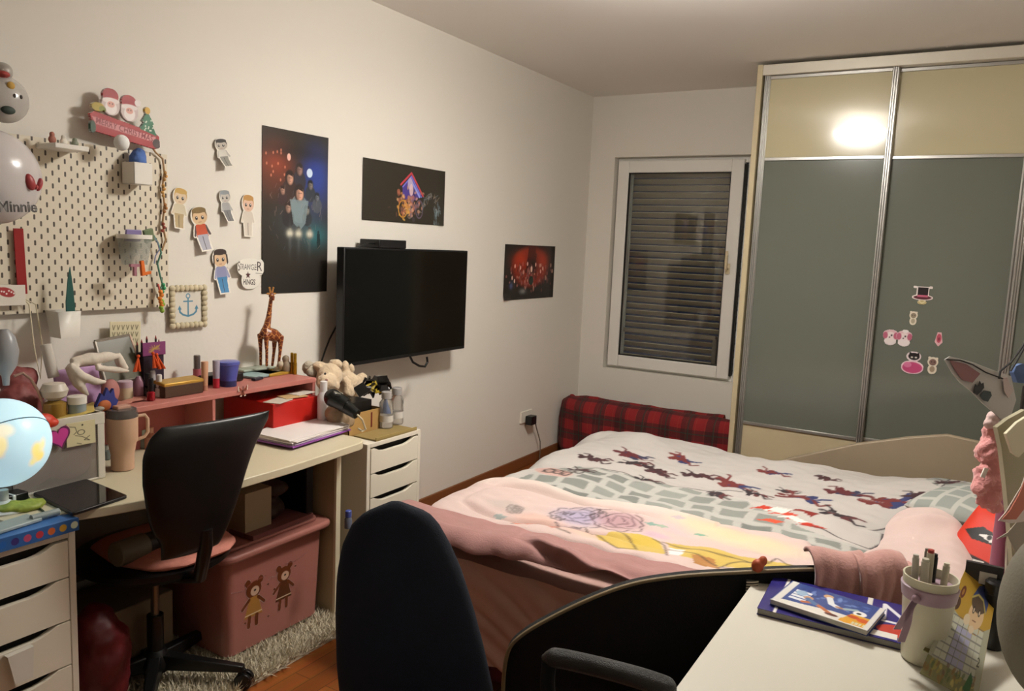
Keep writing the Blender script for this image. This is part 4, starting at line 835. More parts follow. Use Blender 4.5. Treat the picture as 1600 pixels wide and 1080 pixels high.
# soft toy lamb lying on its back over the riser end and the box
pc=M('d6bfa0',.95,sheen=.3,bump=.5,bscale=120); pc2=M('c4a78a',.95,sheen=.3,bump=.5,bscale=120)
lt=T('lamb_soft_toy','cream lamb soft toy lying on its back at the end of the desk','soft toy',(.2,2.4,.83))
L=lambda x,u,v: at(0,x,u,v)
m=MB(); m.ell(L(.26,515,588),(.05,.058,.055),pc); m.ell(L(.30,510,597),(.04,.045,.035),pc); m.ell(L(.22,499,572),(.03,.03,.02),pc); m.ell(L(.22,524,569),(.03,.03,.022),pc)
m.ell(L(.2,543,598),(.055,.055,.05),pc2); m.ell(L(.2,555,605),(.05,.05,.05),pc2)
m.tube([L(.25,535,592),L(.27,543,600),L(.28,545,610)],[.022,.020,.024],pc,12); m.ell(L(.28,545,613),(.025,.027,.027),pc)
m.tube([L(.2,555,600),L(.22,564,592)],[.025,.022],pc,12); m.ell(L(.22,565,591),(.022,.028,.025),pc)
m.ell(L(.18,539,573),(.016,.018,.028),pc); m.ell(L(.16,549,576),(.014,.016,.024),pc); m.tube([L(.2,540,595),L(.17,540,575)],[.024,.018],pc,12)
m.ell(L(.3,523,603),(.02,.024,.02),pc2)
m.build('body',lt,vox=.005,disp=.008,dscale=.02)
m=MB(); m.ell(L(.325,508,584),(.004,.005,.005),M('1a1412',.3)); m.build('eye',lt)
m=MB(); m.ell(L(.345,510,594),(.005,.007,.005),M('8a5a50',.5)); m.build('nose',lt)
m=MB(); m.ell(L(.2,492,580),(.02,.045,.03),M('b8ae9c',.9,bump=.4,bscale=90)); m.ell(L(.16,483,575),(.03,.03,.03),M('b8ae9c',.9)); m.ell((.11,2.37,.80),(.05,.055,.10),M('b8ae9c',.9,bump=.4,bscale=90)); tag(m.build('grey_soft_toy',vox=.005,disp=.01,dscale=.02),'greyish fluffy soft toy behind the lamb at the riser end','soft toy')
# cardboard box behind dryer
a=at(2,TU,596,676)
bx_=T('cardboard_box','open cardboard box on the white drawer unit by the desk end','box',(.33,2.4,TU))
cb=M('a8844c',.8); yb0=at(0,.45,545,650)[1]; yb1=at(0,.45,597,660)[1]; zt=at(0,.45,596,637)[2]
m=MB(); X0,X1=.16,.45
for q0,q1 in (((X0,yb0,TU),(X0+.004,yb1,zt)),((X1-.004,yb0,TU),(X1,yb1,zt)),((X0,yb0,TU),(X1,yb0+.004,zt)),((X0,yb1-.004,TU),(X1,yb1,zt)),((X0,yb0,TU),(X1,yb1,TU+.004))): m.bx(q0,q1,cb)
m.build('box_body',bx_,smooth=False)
sr=at(0,.452,581,655); MB().bx((X1,sr[1]-.004,TU+.02),(X1+.0012,sr[1]+.004,zt-.01),M('6a1c14',.6)).build('red_stripe',bx_,smooth=False)
# blue card triangle & gift wrap
q=at(0,.30,573,618); tag(MB().prism([(-.035,-.07),(.035,-.07),(.0,.012)],(.42,q[1]-.0,q[2]-.01),(0,1,0),(0,0,1),(1,0,0),.003,M('5f82c0',.6)).build('party_hat_card'),'blue paper triangle sticking up from the cardboard box','card')
m=MB(); 
for k in range(34):
    P=at(0,.26+rng.uniform(-.05,.06),rng.uniform(556,606),0); v=605+rng.uniform(-1,1)*10; P=at(0,P[0],float(rng.uniform(562,604)),v-4)
    m.box(P,(.05,.05,.008),M('12100e',.25),r=tuple(rng.uniform(-1.2,1.2,3)))
for k in range(12):
    P=at(0,.31,float(rng.uniform(572,602)),float(rng.uniform(598,612))); m.box(P,(.02,.022,.004),M('b0982c',.25),r=tuple(rng.uniform(-1.2,1.2,3)))
m.bx((.2,yb0+.05,TU+.006),(.40,yb1-.012,zt+.03),M('14120f',.4))
tag(m.build('gift_wrap',smooth=False),'crumpled black and yellow foil wrap stuffed in the cardboard box','wrap')
# hair dryer
bk=M('101312',.25); hdy=T('hair_dryer','black hair dryer lying over the desk end below the lamb','hair dryer',(.47,2.3,ZD))
m=MB(); m.cyl(L(.44,520,622),L(.50,542,634),.034,bk,.029,24); m.ell(L(.44,520,622),(.036,.034,.036),bk); m.build('barrel',hdy)
m=MB(); m.cyl(L(.48,536,632),L(.55,558,648),.030,bk,.020,20); m.build('handle',hdy,bev=.002)
MB().tube([L(.475,522,612),L(.485,532,616)],.003,M('b8bcb8',.2,metal=1),8).build('trim_ring',hdy)
m=MB(); m.tube([L(.55,558,648),L(.55,566,656),(.545,L(.54,570,664)[1],ZD+.012),(.54,L(.54,566,672)[1],ZD+.005),(.5,L(.5,560,673)[1],ZD+.005)],.004,M('cfc4a8',.5),8); m.build('cord',hdy)
m=MB(); m.ell(L(.42,527,648),(.05,.05,.05),M('9a8468',.4,alpha=1)); m.ell(L(.42,540,656),(.04,.04,.04),M('8a7454',.4)); tag(m.build('plastic_bag',vox=.006,disp=.015,dscale=.03),'crumpled tan plastic bag under the hair dryer','bag')
# clear bottles on the tray
trz=T('tray','flat brown cardboard tray on the white drawer unit','tray',(.5,2.5,TU))
ya=at(2,TU,588,690); 
MB().bx((.455,2.34,TU),(.575,2.60,TU+.006),M('8a7648',.6)).build('tray_base',trz); 
MB().bx((.571,2.34,TU+.006),(.575,2.60,TU+.014),M('9a8650',.6)).build('tray_edge',trz)
glb=M('d8d4ce',.06,trans=.9)
for k,(u,v,h,lb) in enumerate(((603,668,56,'clear plastic bottle, left of the pair on the tray'),(619,662,56,'clear plastic bottle, right of the pair on the tray'))):
    turned('clear_bottle',lb,'bottle',u,v,TU+.007,[('bottle_body',glb,[(10,0),(11,2),(11,h*.7),(6,h*.82)]),('cap',M('b8b4b0',.2,trans=.3),[(8,h*.82),(8,h),(6,h+1)]),('label_strip',M('c8c4bc',.4),[(11.1,10),(11.1,20)])],group='clear bottles on the tray',n=18)
# ================================================================ under the desk
# furry rug
def rug(x0,x1,y0,y1):
    n=26000; me=bpy.data.meshes.new('rug')
    cx=rng.uniform(x0,x1,n); cy=rng.uniform(y0,y1,n); 
    a=rng.uniform(0,2*PI,n); L_=rng.uniform(.015,.04,n); w_=.004; lx=rng.normal(0,.016,n); ly=rng.normal(0,.016,n)
    ex=np.clip((cx-(x1-.03))/.03,0,1)*.03; 
    p0=np.stack([cx+np.cos(a)*w_,cy+np.sin(a)*w_,0*cx+.008],1); p1=np.stack([cx-np.cos(a)*w_,cy-np.sin(a)*w_,0*cx+.008],1); p2=np.stack([cx+lx+ex,cy+ly,.008+L_],1)
    V=np.stack([p0,p1,p2],1).reshape(-1,3); F=np.arange(3*n).reshape(-1,3)
    base=[(x0,y0,.001),(x1,y0,.001),(x1,y1,.001),(x0,y1,.001),(x0,y0,.01),(x1,y0,.01),(x1,y1,.01),(x0,y1,.01)]
    me.from_pydata(V.tolist()+[list(b) for b in base],[],F.tolist()+[[3*n+4+i for i in range(4)]]+[[3*n+i,3*n+(i+1)%4,3*n+4+(i+1)%4,3*n+4+i] for i in range(4)]); me.materials.append(M('d6ccb4',.95,sheen=.3)); me.update()
    return link('fur_rug',me)
ru=rug(.08,.62,.95,2.42)
tag(ru,'cream shaggy fur rug on the wooden floor under the desk','rug')
# pink storage box
pkb=M('a86e64',.35); 
sb=T('storage_box','large pink plastic storage box with a lid and printed bears, on the rug','storage box',(.3,1.93,.03))
bx0,bx1,by0,by1=.10,.475,1.70,2.16
def rbox(m,x0,x1,y0,y1,z0,z1,r0,mt,ins=0):
    def ring(x0,x1,y0,y1,z,r,n=6):
        out=[]
        for (cx,cy,a0) in ((x1-r,y1-r,0),(x0+r,y1-r,PI/2),(x0+r,y0+r,PI),(x1-r,y0+r,1.5*PI)):
            for k in range(n+1): a=a0+PI/2*k/n; out.append((cx+r*math.cos(a),cy+r*math.sin(a),z))
        return out
    A=ring(x0+ins,x1-ins,y0+ins,y1-ins,z0,r0); B=ring(x0,x1,y0,y1,z1,r0); n=len(A)
    return m.add(A+B,[tuple(range(n))[::-1],tuple(range(n,2*n))]+[(i,(i+1)%n,(i+1)%n+n,i+n) for i in range(n)],mt)
rbox(MB(),bx0,bx1,by0,by1,.03,.385,.035,pkb,.012).build('box_body',sb,bev=.004)
m=MB(); rbox(m,bx0-.03,bx1+.03,by0-.03,by1+.03,.385,.412,.05,pkb); m.build('lid',sb,bev=.010,seg=3)
m=MB(); rbox(m,bx0+.01,bx1-.01,by0+.01,by1-.01,.412,.424,.04,pkb); m.build('lid_panel',sb,bev=.004)
a=(1.72,.07); W=.42;Hh=.30
c=CV(W,Hh,.0016,'ffffff',alpha=0)
def bear(x,y,s,dress,c1='6a3418'):
    c.ell(x,y+.055*s,.026*s,.024*s,c1,cut=True); c.ell(x-.02*s,y+.077*s,.010*s,.011*s,c1,cut=True); c.ell(x+.022*s,y+.077*s,.010*s,.011*s,c1,cut=True); c.ell(x+.004*s,y+.05*s,.014*s,.013*s,'c9a890'); c.ell(x+.004*s,y+.052*s,.004*s,.003*s,'2a1810')
    c.poly([(x-.012*s,y+.036*s),(x+.014*s,y+.036*s),(x+.032*s,y-.02*s),(x-.03*s,y-.02*s)],dress,cut=True); c.line([(x-.028*s,y-.012*s),(x+.03*s,y-.012*s)],.003,'e0d0b0'); c.line([(x-.012*s,y-.02*s),(x-.014*s,y-.045*s)],.012*s,c1,cut=True); c.line([(x+.012*s,y-.02*s),(x+.012*s,y-.045*s)],.012*s,c1,cut=True)
    c.line([(x-.015*s,y+.03*s),(x-.036*s,y+.01*s)],.010*s,c1,cut=True); c.line([(x+.016*s,y+.03*s),(x+.036*s,y+.01*s)],.010*s,c1,cut=True)
bear(.105,.115,1.35,'a87838'); bear(.245,.125,1.3,'5a3018')
for x,y in ((.17,.185),(.30,.21),(.175,.06),(.07,.075),(.20,.155)): c.ell(x,y,.006,.005,'6a3418',cut=True)
c.line([(.01,.21),(.06,.2),(.1,.22),(.16,.222)],.004,'8a4a40',cut=True); c.line([(.25,.235),(.3,.23),(.36,.245)],.004,'8a4a40',cut=True)
c.text('Bears',.17,.2,.05,'7a4a38',h=.012,cut=True) if False else c.line([(.17,.2),(.185,.208),(.20,.202),(.215,.209)],.003,'8a5a48',cut=True)
def fboxfn(X,Y): z=.03+.03+Y; return (bx1-.012*(1-(z-.03)/.355)+.0012,1.715+X,z)
o=c.build('bear_print',fboxfn,sb,mat=printed(.4)); tag(o,'two printed brown bears')
# things on the lid
P=at(2,.425,395,832)
m=MB(); ya=at(0,.42,383,800)[1]; yb=at(0,.42,424,780)[1]
MB().bx((.16,ya,.425),(.42,yb,.585),M('a89678',.6)).build('x'); o=bpy.data.objects['x']; o.name='carton'; tag(o,'plain tan carton standing on the pink storage box','box')
m=MB(); m.ell((.28,1.98,.47),(.13,.11,.05),M('3a241c',.7)); m.ell((.29,1.98,.54),(.09,.08,.07),M('4a2420',.8)); m.ell((.36,2.01,.55),(.05,.06,.03),M('8a4650',.7)); m.ell((.24,1.93,.6),(.06,.05,.05),M('2a1814',.8)); tag(m.build('straw_hat',vox=.008,disp=.012,dscale=.04),'dark brown and pink rounded hat heap on the pink box lid','hat')
MB().box((.40,1.97,.434),(.12,.30,.016),M('7a4a48',.5),r=(0,0,.04)).build('x'); o=bpy.data.objects['x']; o.name='flat_case'; tag(o,'flat dusty rose case along the front of the box lid','case')
MB().bx((.12,2.10,.425),(.44,2.135,.70),M('0d0c0c',.5)).build('x',bev=.003); o=bpy.data.objects['x']; o.name='black_case'; tag(o,'tall black flat case standing at the right end of the box lid','case')
q=at(0,.3,545,800); turned('plastic_bottle','blue capped clear bottle behind the desk side panel','bottle',544,825,.425,[('bottle_body',M('7a8090',.15,trans=.3),[(6,0),(6,14),(4,18)]),('cap',M('4a58a0',.4),[(5,18),(5,27),(4,28)])],n=14)
MB().bx((.05,1.28,.11),(.30,1.62,.34),M('7d6c54',.7)).build('x',bev=.004); o=bpy.data.objects['x']; o.name='carton'; tag(o,'dim tan carton on the floor under the desk behind the chair base','box')
o.location.z=.045
m=MB(); m.ell((.42,1.27,.20),(.10,.10,.19),M('5a1216',.5)); tag(m.build('red_bag',vox=.01,disp=.04,dscale=.08),'dark red bag on the floor beside the left drawer unit','bag')
# ================================================================ chairs
def swivel_base(t,cx,cy,z0,zs,ang,m,L_=.29,metal=None):
    MB().cyl((cx,cy,.07),(cx,cy,zs*.62),.026,m,n=18).build('column_sleeve',t)
    MB().cyl((cx,cy,zs*.6),(cx,cy,zs-.02),.013,metal or M('8a8578',.3,metal=.8),n=16).build('gas_lift',t)
    MB().lathe([(.045,.06),(.05,.085),(.035,.12),(.028,.13)],(cx,cy,0),m,20).build('hub',t)
    for k in range(5):
        a=ang+2*PI*k/5; d=np.array([math.cos(a),math.sin(a),0]); n_=np.array([-d[1],d[0],0]); C=np.array([cx,cy,0])
        q=MB(); 
        A=C+d*.03; B=C+d*L_
        v=[A-n_*.024+[0,0,.065],A+n_*.024+[0,0,.065],A+n_*.02+[0,0,.115],A-n_*.02+[0,0,.115],B-n_*.017+[0,0,.062],B+n_*.017+[0,0,.062],B+n_*.012+[0,0,.082],B-n_*.012+[0,0,.082]]
        q.add(v,[(0,1,2,3),(4,7,6,5),(0,4,5,1),(1,5,6,2),(2,6,7,3),(3,7,4,0)],m); leg=q.build('leg',t,bev=.004)
        q=MB(); 
        for s_ in(-.013,.013): q.cyl(B+n_*(s_-.008)+[0,0,.03],B+n_*(s_+.008)+[0,0,.03],.029,m,n=18)
        q.cyl(B+[0,0,.03],B+[0,0,.07],.008,m,n=8); q.build('caster',leg,bev=.003)
pb_=M('0d0d0d',.35); fab=M('101113',.85,bump=.3,bscale=300)
# chair A: facing the left desk
ca=T('office_chair','black plastic-backed office chair pulled up to the left desk, pink cushion on its seat','office chair',(.37,1.51,0))
n_=np.array([1.0,-.13,0]); n_/=np.linalg.norm(n_); u_=np.array([.13,1.0,0]); u_/=np.linalg.norm(u_)
def onp(o,n,u,v):
    d=FWD+RGT*(u-800)/FPX-UPV*(v-540)/FPX; t=((o-CAM)@n)/(d@n); return CAM+d*t
oA=np.array([.70,1.45,.5]); wv=np.array([-n_[0]*-.10,-n_[1]*-.10,1.0]); wv/=np.linalg.norm(wv); nb=np.cross(u_,wv); nb/=np.linalg.norm(nb)
def rowsof(o,n,u,w,left,right,K=16):
    Lp=[onp(o,n,*p) for p in left]; Rp=[onp(o,n,*p) for p in right]
    l=sorted([((p-o)@w,(p-o)@u) for p in Lp]); r=sorted([((p-o)@w,(p-o)@u) for p in Rp])
    v0=max(l[0][0],r[0][0])*0+min(l[0][0],r[0][0]); v1=max(l[-1][0],r[-1][0]); V=np.linspace(v0,v1,K)
    return [(v,float(np.interp(v,[a for a,_ in l],[b for _,b in l])),float(np.interp(v,[a for a,_ in r],[b for _,b in r]))) for v in V]
rows=rowsof(oA,nb,u_,wv,[(256,670),(236,690),(226,720),(226,760),(232,800),(240,835),(256,856)],[(424,652),(415,668),(400,700),(388,735),(378,770),(364,810),(345,852)])
pillow(rows,oA,u_,wv,nb,.035,pb_,bend=-.012,flat=8,ny=40).build('backrest',ca)
for (u,v) in ((345,752),(505,725)):
    if u<400: P=onp(oA,nb,u,v); MB().ell(P+nb*.008,(.006,.010,.010),M('b8b4ac',.2,metal=.8),n=10,k=6).build('bolt',ca)
sc=np.array([.36,1.51,.46])
m=MB(); m.lathe([(.02,-.035),(.20,-.03),(.235,-.005),(.235,.012),(.2,.02),(.02,.02)],sc,pb_,40); m.build('seat',ca)
P1=onp(oA,nb,318,850); P2=onp(oA,nb,318,905)
m=MB(); m.tube([P1+nb*.012+[0,0,.05],P1+nb*.012,P2-nb*.02,np.array([sc[0]+.10,sc[1],.40]),np.array([sc[0],sc[1],.405])],[.020,.020,.020,.018,.018],pb_,10); m.build('back_bracket',ca)
MB().box((sc[0],sc[1],.405),(.16,.14,.04),pb_).build('seat_mechanism',ca,bev=.006)
MB().tube([(sc[0],sc[1]+.06,.40),(sc[0]+.04,sc[1]+.20,.395)],.006,M('9a968c',.3,metal=.7),8).build('lever',ca)
hubp=at(2,.1,232,1052); swivel_base(ca,sc[0],sc[1],0,.40,.55,pb_,.29)
m=MB(); pillow([(-.20,-.10,.06),(-.16,-.17,.14),(-.0,-.2,.19),(.14,-.16,.15),(.19,-.08,.08)],(.40,1.54,.4905),(0,1,0),(1,0,0),(0,0,1),.05,M('c98272',.85,bump=.2,bscale=80),mb=m,ny=20); tag(m.build('seat_cushion'),'pink cushion on the seat of the left desk chair','cushion')
q0=at(2,.53,180,868); q1=at(2,.53,250,842)
dr=(q1-q0)/np.linalg.norm(q1-q0)
m=MB(); gm_=M('76705f',.45); m.lathe([(.034,0),(.038,.004),(.038,np.linalg.norm(q1-q0)*.62),(.034,np.linalg.norm(q1-q0)*.63)],q0*1.0+[0,0,.0],gm_,20,axis=dr); m.lathe([(.034,np.linalg.norm(q1-q0)*.64),(.03,np.linalg.norm(q1-q0)*1.3)],q0,M('2a2a28',.4),20,axis=dr); tag(m.build('rolled_pouch'),'grey green rolled pouch lying on the seat of the left desk chair','pouch')
# chair B: navy, near the camera
cbx=T('office_chair','dark navy fabric office chair with a tall rounded back, nearest the camera','office chair',(1.6,1.35,0))
D=1.62; nB=-np.array([FWD[0],FWD[1],0]); nB/=np.linalg.norm(nB); nB=np.array([nB[0]*.97+.1,nB[1]*.97+.05,0.08]); nB/=np.linalg.norm(nB); uB=np.cross([0,0,1],nB); uB/=np.linalg.norm(uB); wB=np.cross(nB,uB)
oB=depth(D,640,980)
rows=rowsof(oB,nB,uB,wB,[(612,783),(580,792),(552,815),(535,850),(526,900),(524,960),(526,1040),(532,1100),(540,1140)],[(624,783),(655,790),(680,808),(703,848),(722,892),(740,950),(756,1010),(770,1075),(778,1140)],22)
navy=M('0c1424',.9,bump=.25,bscale=400,sheen=.0)
pillow(rows,oB,uB,wB,nB,.085,navy,bend=.0,flat=3,ny=40).build('backrest',cbx)
bc_=oB-nB*.0+wB*-.10; seatc=np.array([bc_[0],bc_[1],.46])+nB*np.array([1,1,0])*.27
pillow([(-.22,-.17,.17),(-.15,-.22,.22),(.0,-.235,.235),(.15,-.22,.22),(.22,-.17,.17)],seatc,uB,nB*np.array([1,1,0])/np.linalg.norm(nB[:2]),(0,0,1),.08,navy,ny=22).build('seat',cbx)
MB().tube([oB-nB*.02-wB*.12,oB-wB*.3+nB*.0,np.array([*(seatc[:2]-nB[:2]*.1),.40]),np.array([*seatc[:2],.40])],.018,pb_,10).build('back_bracket',cbx)
swivel_base(cbx,seatc[0],seatc[1],0,.42,.2,pb_,.27)
# chair C: wide black back with beige piping at the white desk
cc_=T('office_chair','wide black chair with a curved back edged in beige piping, behind the white desk','office chair',(2.1,1.5,0))
nC=-np.array([FWD[0],FWD[1],0]); nC/=np.linalg.norm(nC); uC=np.cross([0,0,1],nC); wC=np.array([0,0,1.0])
oC=depth(1.86,1110,1100)
edgep=[onp(oC,nC,u,v) for u,v in [(786,1230),(785,1150),(786,1080),(790,1035),(800,1008),(825,987),(860,967),(900,947),(950,926),(1000,911),(1060,902),(1110,898),(1160,895.5),(1230,892),(1300,891),(1360,893),(1408,903),(1424,930),(1428,990),(1428,1080),(1426,1230)]]
def smoothp(P,n=6):
    P=[np.array(p) for p in P]; out=[]
    for i in range(len(P)-1):
        p0=P[max(i-1,0)];p1=P[i];p2=P[i+1];p3=P[min(i+2,len(P)-1)]
        for k in range(n): t=k/n; out.append(.5*((2*p1)+(-p0+p2)*t+(2*p0-5*p1+4*p2-p3)*t*t+(-p0+3*p1-3*p2+p3)*t**3))
    return out+[P[-1]]
ep=smoothp(edgep,5); pc_=[((p-oC)@uC,(p-oC)@wC) for p in ep]
MB().prism(pc_[::-1],oC-nC*.035,uC,wC,nC,.035,M('0a0a0a',.8,bump=.3,bscale=250)).build('backrest',cc_,bev=.006)
MB().tube([p+nC*.001+np.array([0,0,.002]) for p in ep],.0048,M('8a7a5c',.6),8).build('piping',cc_)
q=[depth(D_,u,v) for D_,u,v in ((1.47,851,1029),(1.45,868,1028),(1.43,900,1034),(1.39,950,1046),(1.34,1000,1060),(1.31,1040,1074),(1.305,1052,1084))]
S_=smoothp(q); n_s=len(S_)
MB().tube(S_,[.006+.012*min(1,math.sin(PI*min(.97,max(.03,i/(n_s-1))))*2.2) for i in range(n_s)],M('2e2f2e',.42,bump=.5,bscale=500),14).build('armrest',cc_)
q=[depth(D_,u,v) for D_,u,v in ((1.46,858,1034),(1.46,856,1080),(1.45,870,1150),(1.42,930,1210),(1.42,980,1240))]
MB().tube(smoothp(q),.014,M('050505',.8),10).build('arm_bracket',cc_)
sC=oC+nC*.24; sC=np.array([sC[0],sC[1],.46])
pillow([(-.24,-.2,.2),(-.15,-.25,.25),(.0,-.27,.27),(.15,-.25,.25),(.24,-.2,.2)],sC,uC,nC,(0,0,1),.09,M('0a0a0a',.8,bump=.3,bscale=250),ny=22).build('seat',cc_)
swivel_base(cc_,sC[0],sC[1],0,.42,.9,pb_,.28)
# ================================================================ bed
bed=T('bed','wide low bed with a rounded headboard in front of the wardrobe','bed',(1.75,3.25,0))
sheetm=M('b8948a',.9,bump=.2,bscale=60)
BX0,BX1,BY0,BY1=.85,2.645,2.09,3.98; BZ=.44
MB().bx((BX0+.03,BY0+.05,.02),(BX1-.02,BY1-.03,.17),M('5a1c24',.7)).build('bed_base',bed,bev=.01)
m=MB(); nx=60
def sk(x,y): return .012*math.sin(x*31+y*3)+.008*math.sin(x*57+1)
mm=MB(); mm.bx((BX0,BY0+.02,.17),(BX1,BY1,BZ),sheetm); o=mm.build('mattress',bed,bev=.045,seg=5)
# wrinkled sheet hanging on the near side
c=CV(1.82,.42,.008,'bb978b')
def skirt(X,Y):
    wr=.010*np.sin(X*40+Y*60+2*np.sin(X*9))*np.clip(1-Y/.42,.2,1)+.012*np.sin(X*13+Y*18)
    return (BX0-.02+X,BY0+.012-.03*(1-Y/.42)-np.abs(wr)-.012,.13+Y*.76)
c.build('hanging_sheet',skirt,bed,mat=printed(.9,bump=.1))
hx=[at(1,4.07,u,v) for u,v in ((1180,737),(1230,716),(1340,692),(1420,682),(1480,678),(1535,690))]
hp=[(p[0],p[2]) for p in hx]; hp=[(1.36,.02),(1.36,.16),(1.50,.27)]+hp+[(2.76,.665),(2.9,.58),(2.98,.45),(3.0,.02)]
MB().prism(hp[::-1],(0,4.045,0),(1,0,0),(0,0,1),(0,1,0),.035,M('8c7d68',.55)).build('headboard',bed,bev=.006)
# ---- spider duvet
res=.006
X0,Y0,Wd,Hd=.80,2.58,1.87,1.50
c=CV(Wd,Hd,res,'b9b3ae',x0=X0,y0=Y0)
def bz(u,v,z=.515): p=at(2,z,u,v); return (p[0],p[1])
def B(pts,z=.515): return [bz(*p,z) for p in pts]
stone=B([(790,790),(700,775),(830,742),(905,728),(1000,748),(1080,762),(1160,782),(1280,835),(1370,858),(1440,872),(1500,862),(1490,800),(1440,770),(1500,768),(1560,790),(1600,900),(1300,1000),(700,900)])
sm_=c.inside(stone)
cw,chh=.125,.10; wx=c.X+.018*np.sin(c.Y*11)+.01*np.sin(c.X*17+c.Y*7); wy=c.Y+.02*np.sin(c.X*9)+.012*np.sin(c.Y*19+c.X*5)
row=np.floor(wy/chh); fx=(wx/cw+.5*(row%2)+.13*np.sin(row*3.1))%1; fy=(wy/chh)%1
r_=np.minimum(np.minimum(fx,1-fx)*cw,np.minimum(fy,1-fy)*chh)
cell=np.sin(np.floor(wx/cw+.5*(row%2)+.13*np.sin(row*3.1))*12.9+row*78.2)*43758.5; cell=cell-np.floor(cell)
dark=.55+.3*cell
blk_=np.clip((r_-.012)/res,0,1)*sm_
gcol=np.array(lin('82857f'))[None,None]*(.75+.5*cell[...,None]); c.c=c.c*(1-blk_[...,None])+gcol*blk_[...,None]
c.c=np.where((sm_&(blk_<.01))[...,None],np.array(lin('b0aea8')),c.c)
def fig(u,v,ang,s,k=0,z=.52):
    x,y=bz(u,v,z); ca,sa=math.cos(ang),math.sin(ang); s=s*.066
    cols=[('5a2226','30304c'),('3a2024','4a2428'),('6a2a28','2c3460'),('2e2428','5a2a2c')][k%4]
    R2=lambda px_,py_: (x+s*(px_*ca-py_*sa)*1.1,y+s*(px_*sa+py_*ca)*1.75)
    ra=lambda: float(rng.uniform(-.2,.2))
    for (ox,oy,L1,L2,col,ph) in ((-.35,.02,.62,.34,cols[0],0),(.35,.0,.62,.32,cols[1],2.1),(.0,.06,.5,.26,cols[0],4.0)):
        pp=[]; p1,p2=rng.uniform(0,6.28,2)
        for j in range(22):
            t=2*PI*j/22; r=1+.38*math.sin(3*t+p1)+.28*math.sin(5*t+p2); pp.append(R2(ox+L1*r*math.cos(t),oy+L2*r*math.sin(t)))
        c.poly(pp,col)
    c.ell(*R2(-1.0,.15),.26*s,.24*s,cols[0],ang)
    c.line([R2(.7,.05),R2(1.0,.4+ra()),R2(1.4,.32)],.24*s,cols[1]); c.line([R2(.7,-.05),R2(1.1,-.25+ra()),R2(1.5,-.1)],.22*s,cols[0]); c.line([R2(-.5,.2),R2(-.6,.6),R2(-1.0,.7+ra())],.18*s,cols[0])
figs=[(985,712,.1,1,0),(925,718,.0,.9,1),(1025,733,-.1,.9,1),(990,725,.3,.8,3),(905,735,0,.7,1),(1065,715,-.2,.9,2),(1145,752,-.25,1.1,2),(1090,738,.1,.9,1),(1205,740,-.05,.8,2),(1010,748,.0,.7,3),(1230,765,.15,.5,3),(1250,778,-.1,1.1,2),(1320,772,0,1,0),(1385,790,.3,1.2,2),(1440,790,.2,.9,1),(1310,805,-.1,.9,3),(1180,770,-.2,.7,3),(1480,778,.2,.6,1),(1120,770,-.2,.6,3),(1290,752,-.05,.6,1)]
for f_ in figs: fig(*f_)
# crumpled red and white print at the seam, black seam line and lettering
for u,v,cc in ((1195,795,'b8341c'),(1225,805,'c04028'),(1250,815,'b8341c'),(1270,822,'a82c1c'),(1215,800,'e0d8d0'),(1240,812,'e8e0d8'),(1205,812,'c84a2c'),(1260,808,'7a2018')):
    x,y=bz(u,v); c.poly([(x-.06,y-.01),(x-.01,y+.025),(x+.05,y+.005),(x+.02,y-.022),(x-.02,y-.004)],cc)
seam=B([(905,730),(960,738),(1000,748),(1060,757),(1110,764),(1160,768)]); c.line(seam,.008,'4a4440')
seam=B([(1270,822),(1330,842),(1360,848),(1378,838),(1380,830)]); c.line(seam,.010,'3a3030')
seam=B([(1360,858-35),(1430,812),(1448,806),(1470,785),(1490,766)]); c.line(seam,.009,'3a3434')
seam=B([(1484,812),(1486,795),(1505,775)],.56); c.line(seam,.009,'4a4444')
c.text('2KIN',*bz(848,748),.18,'8a5a52',h=.07,bold=.03,rot=.1) if False else None
x,y=bz(865,742); c.ell(x,y,.09,.05,'c49a90',op=.8)
for (u,v) in ((858,740),(872,742),(885,745),(895,738),(905,742)):
    x,y=bz(u,v); c.ring(x,y,.02,.028,'3a3430',.008); c.line([(x-.02,y-.03),(x+.015,y+.035)],.007,'4a3a38')
for (u,v,w_) in ((1040,748,.10),(1150,742,.12),(1260,795,.12),(1340,785,.1),(1440,772,.1),(1400,808,.1)):
    x,y=bz(u,v); 
    for k in range(8): c.line([(x+w_*k/8,y),(x+w_*k/8+.006,y+.012)],.003,'a8a0a0',.6)
def ztop(X,Y):
    e=np.minimum(np.minimum(X-X0,X0+Wd-X),np.minimum(Y-Y0,Y0+Hd-Y))
    z=.515+.012*smoothn(X,Y,7,3)+.008*smoothn(X,Y,19,5)
    z=z+.045*np.exp(-(((X-1.14)/.14)**2+((Y-3.72)/.14)**2)) +.02*np.exp(-(((X-1.6)/.5)**2+((Y-3.75)/.15)**2))
    z=z+.10*np.exp(-(((X-2.60)/.22)**2+((Y-3.62)/.30)**2))
    z=z-.03*np.exp(-(((X-2.35)/.12)**2+((Y-3.05)/.3)**2))
    # crumple near the seam of the printed strip
    z=z+.014*np.exp(-((Y-3.12-.05*np.sin(X*5))/.03)**2)*np.clip((X-1.6)/.3,0,1)
    return z,e
def spfn(X,Y):
    z,e=ztop(X,Y)
    Ye=Y-np.clip((Y-3.80)/.28,0,1)**2*.05   # far edge rounds off
    far=np.clip((Y-(3.86+.06*np.sin(X*6)))/.20,0,1); z=z-.19*far**1.6
    lf=np.clip((X0+.14-X-.02*np.sin(Y*14))/.14,0,1); z=z-.10*lf**1.7
    return X,Ye,np.maximum(z,.30)
o=c.build('patterned_duvet',spfn,mat=printed(.85,bump=.12)); tag(o,'white duvet printed with leaping figures and grey stones on the far half of the bed','duvet')
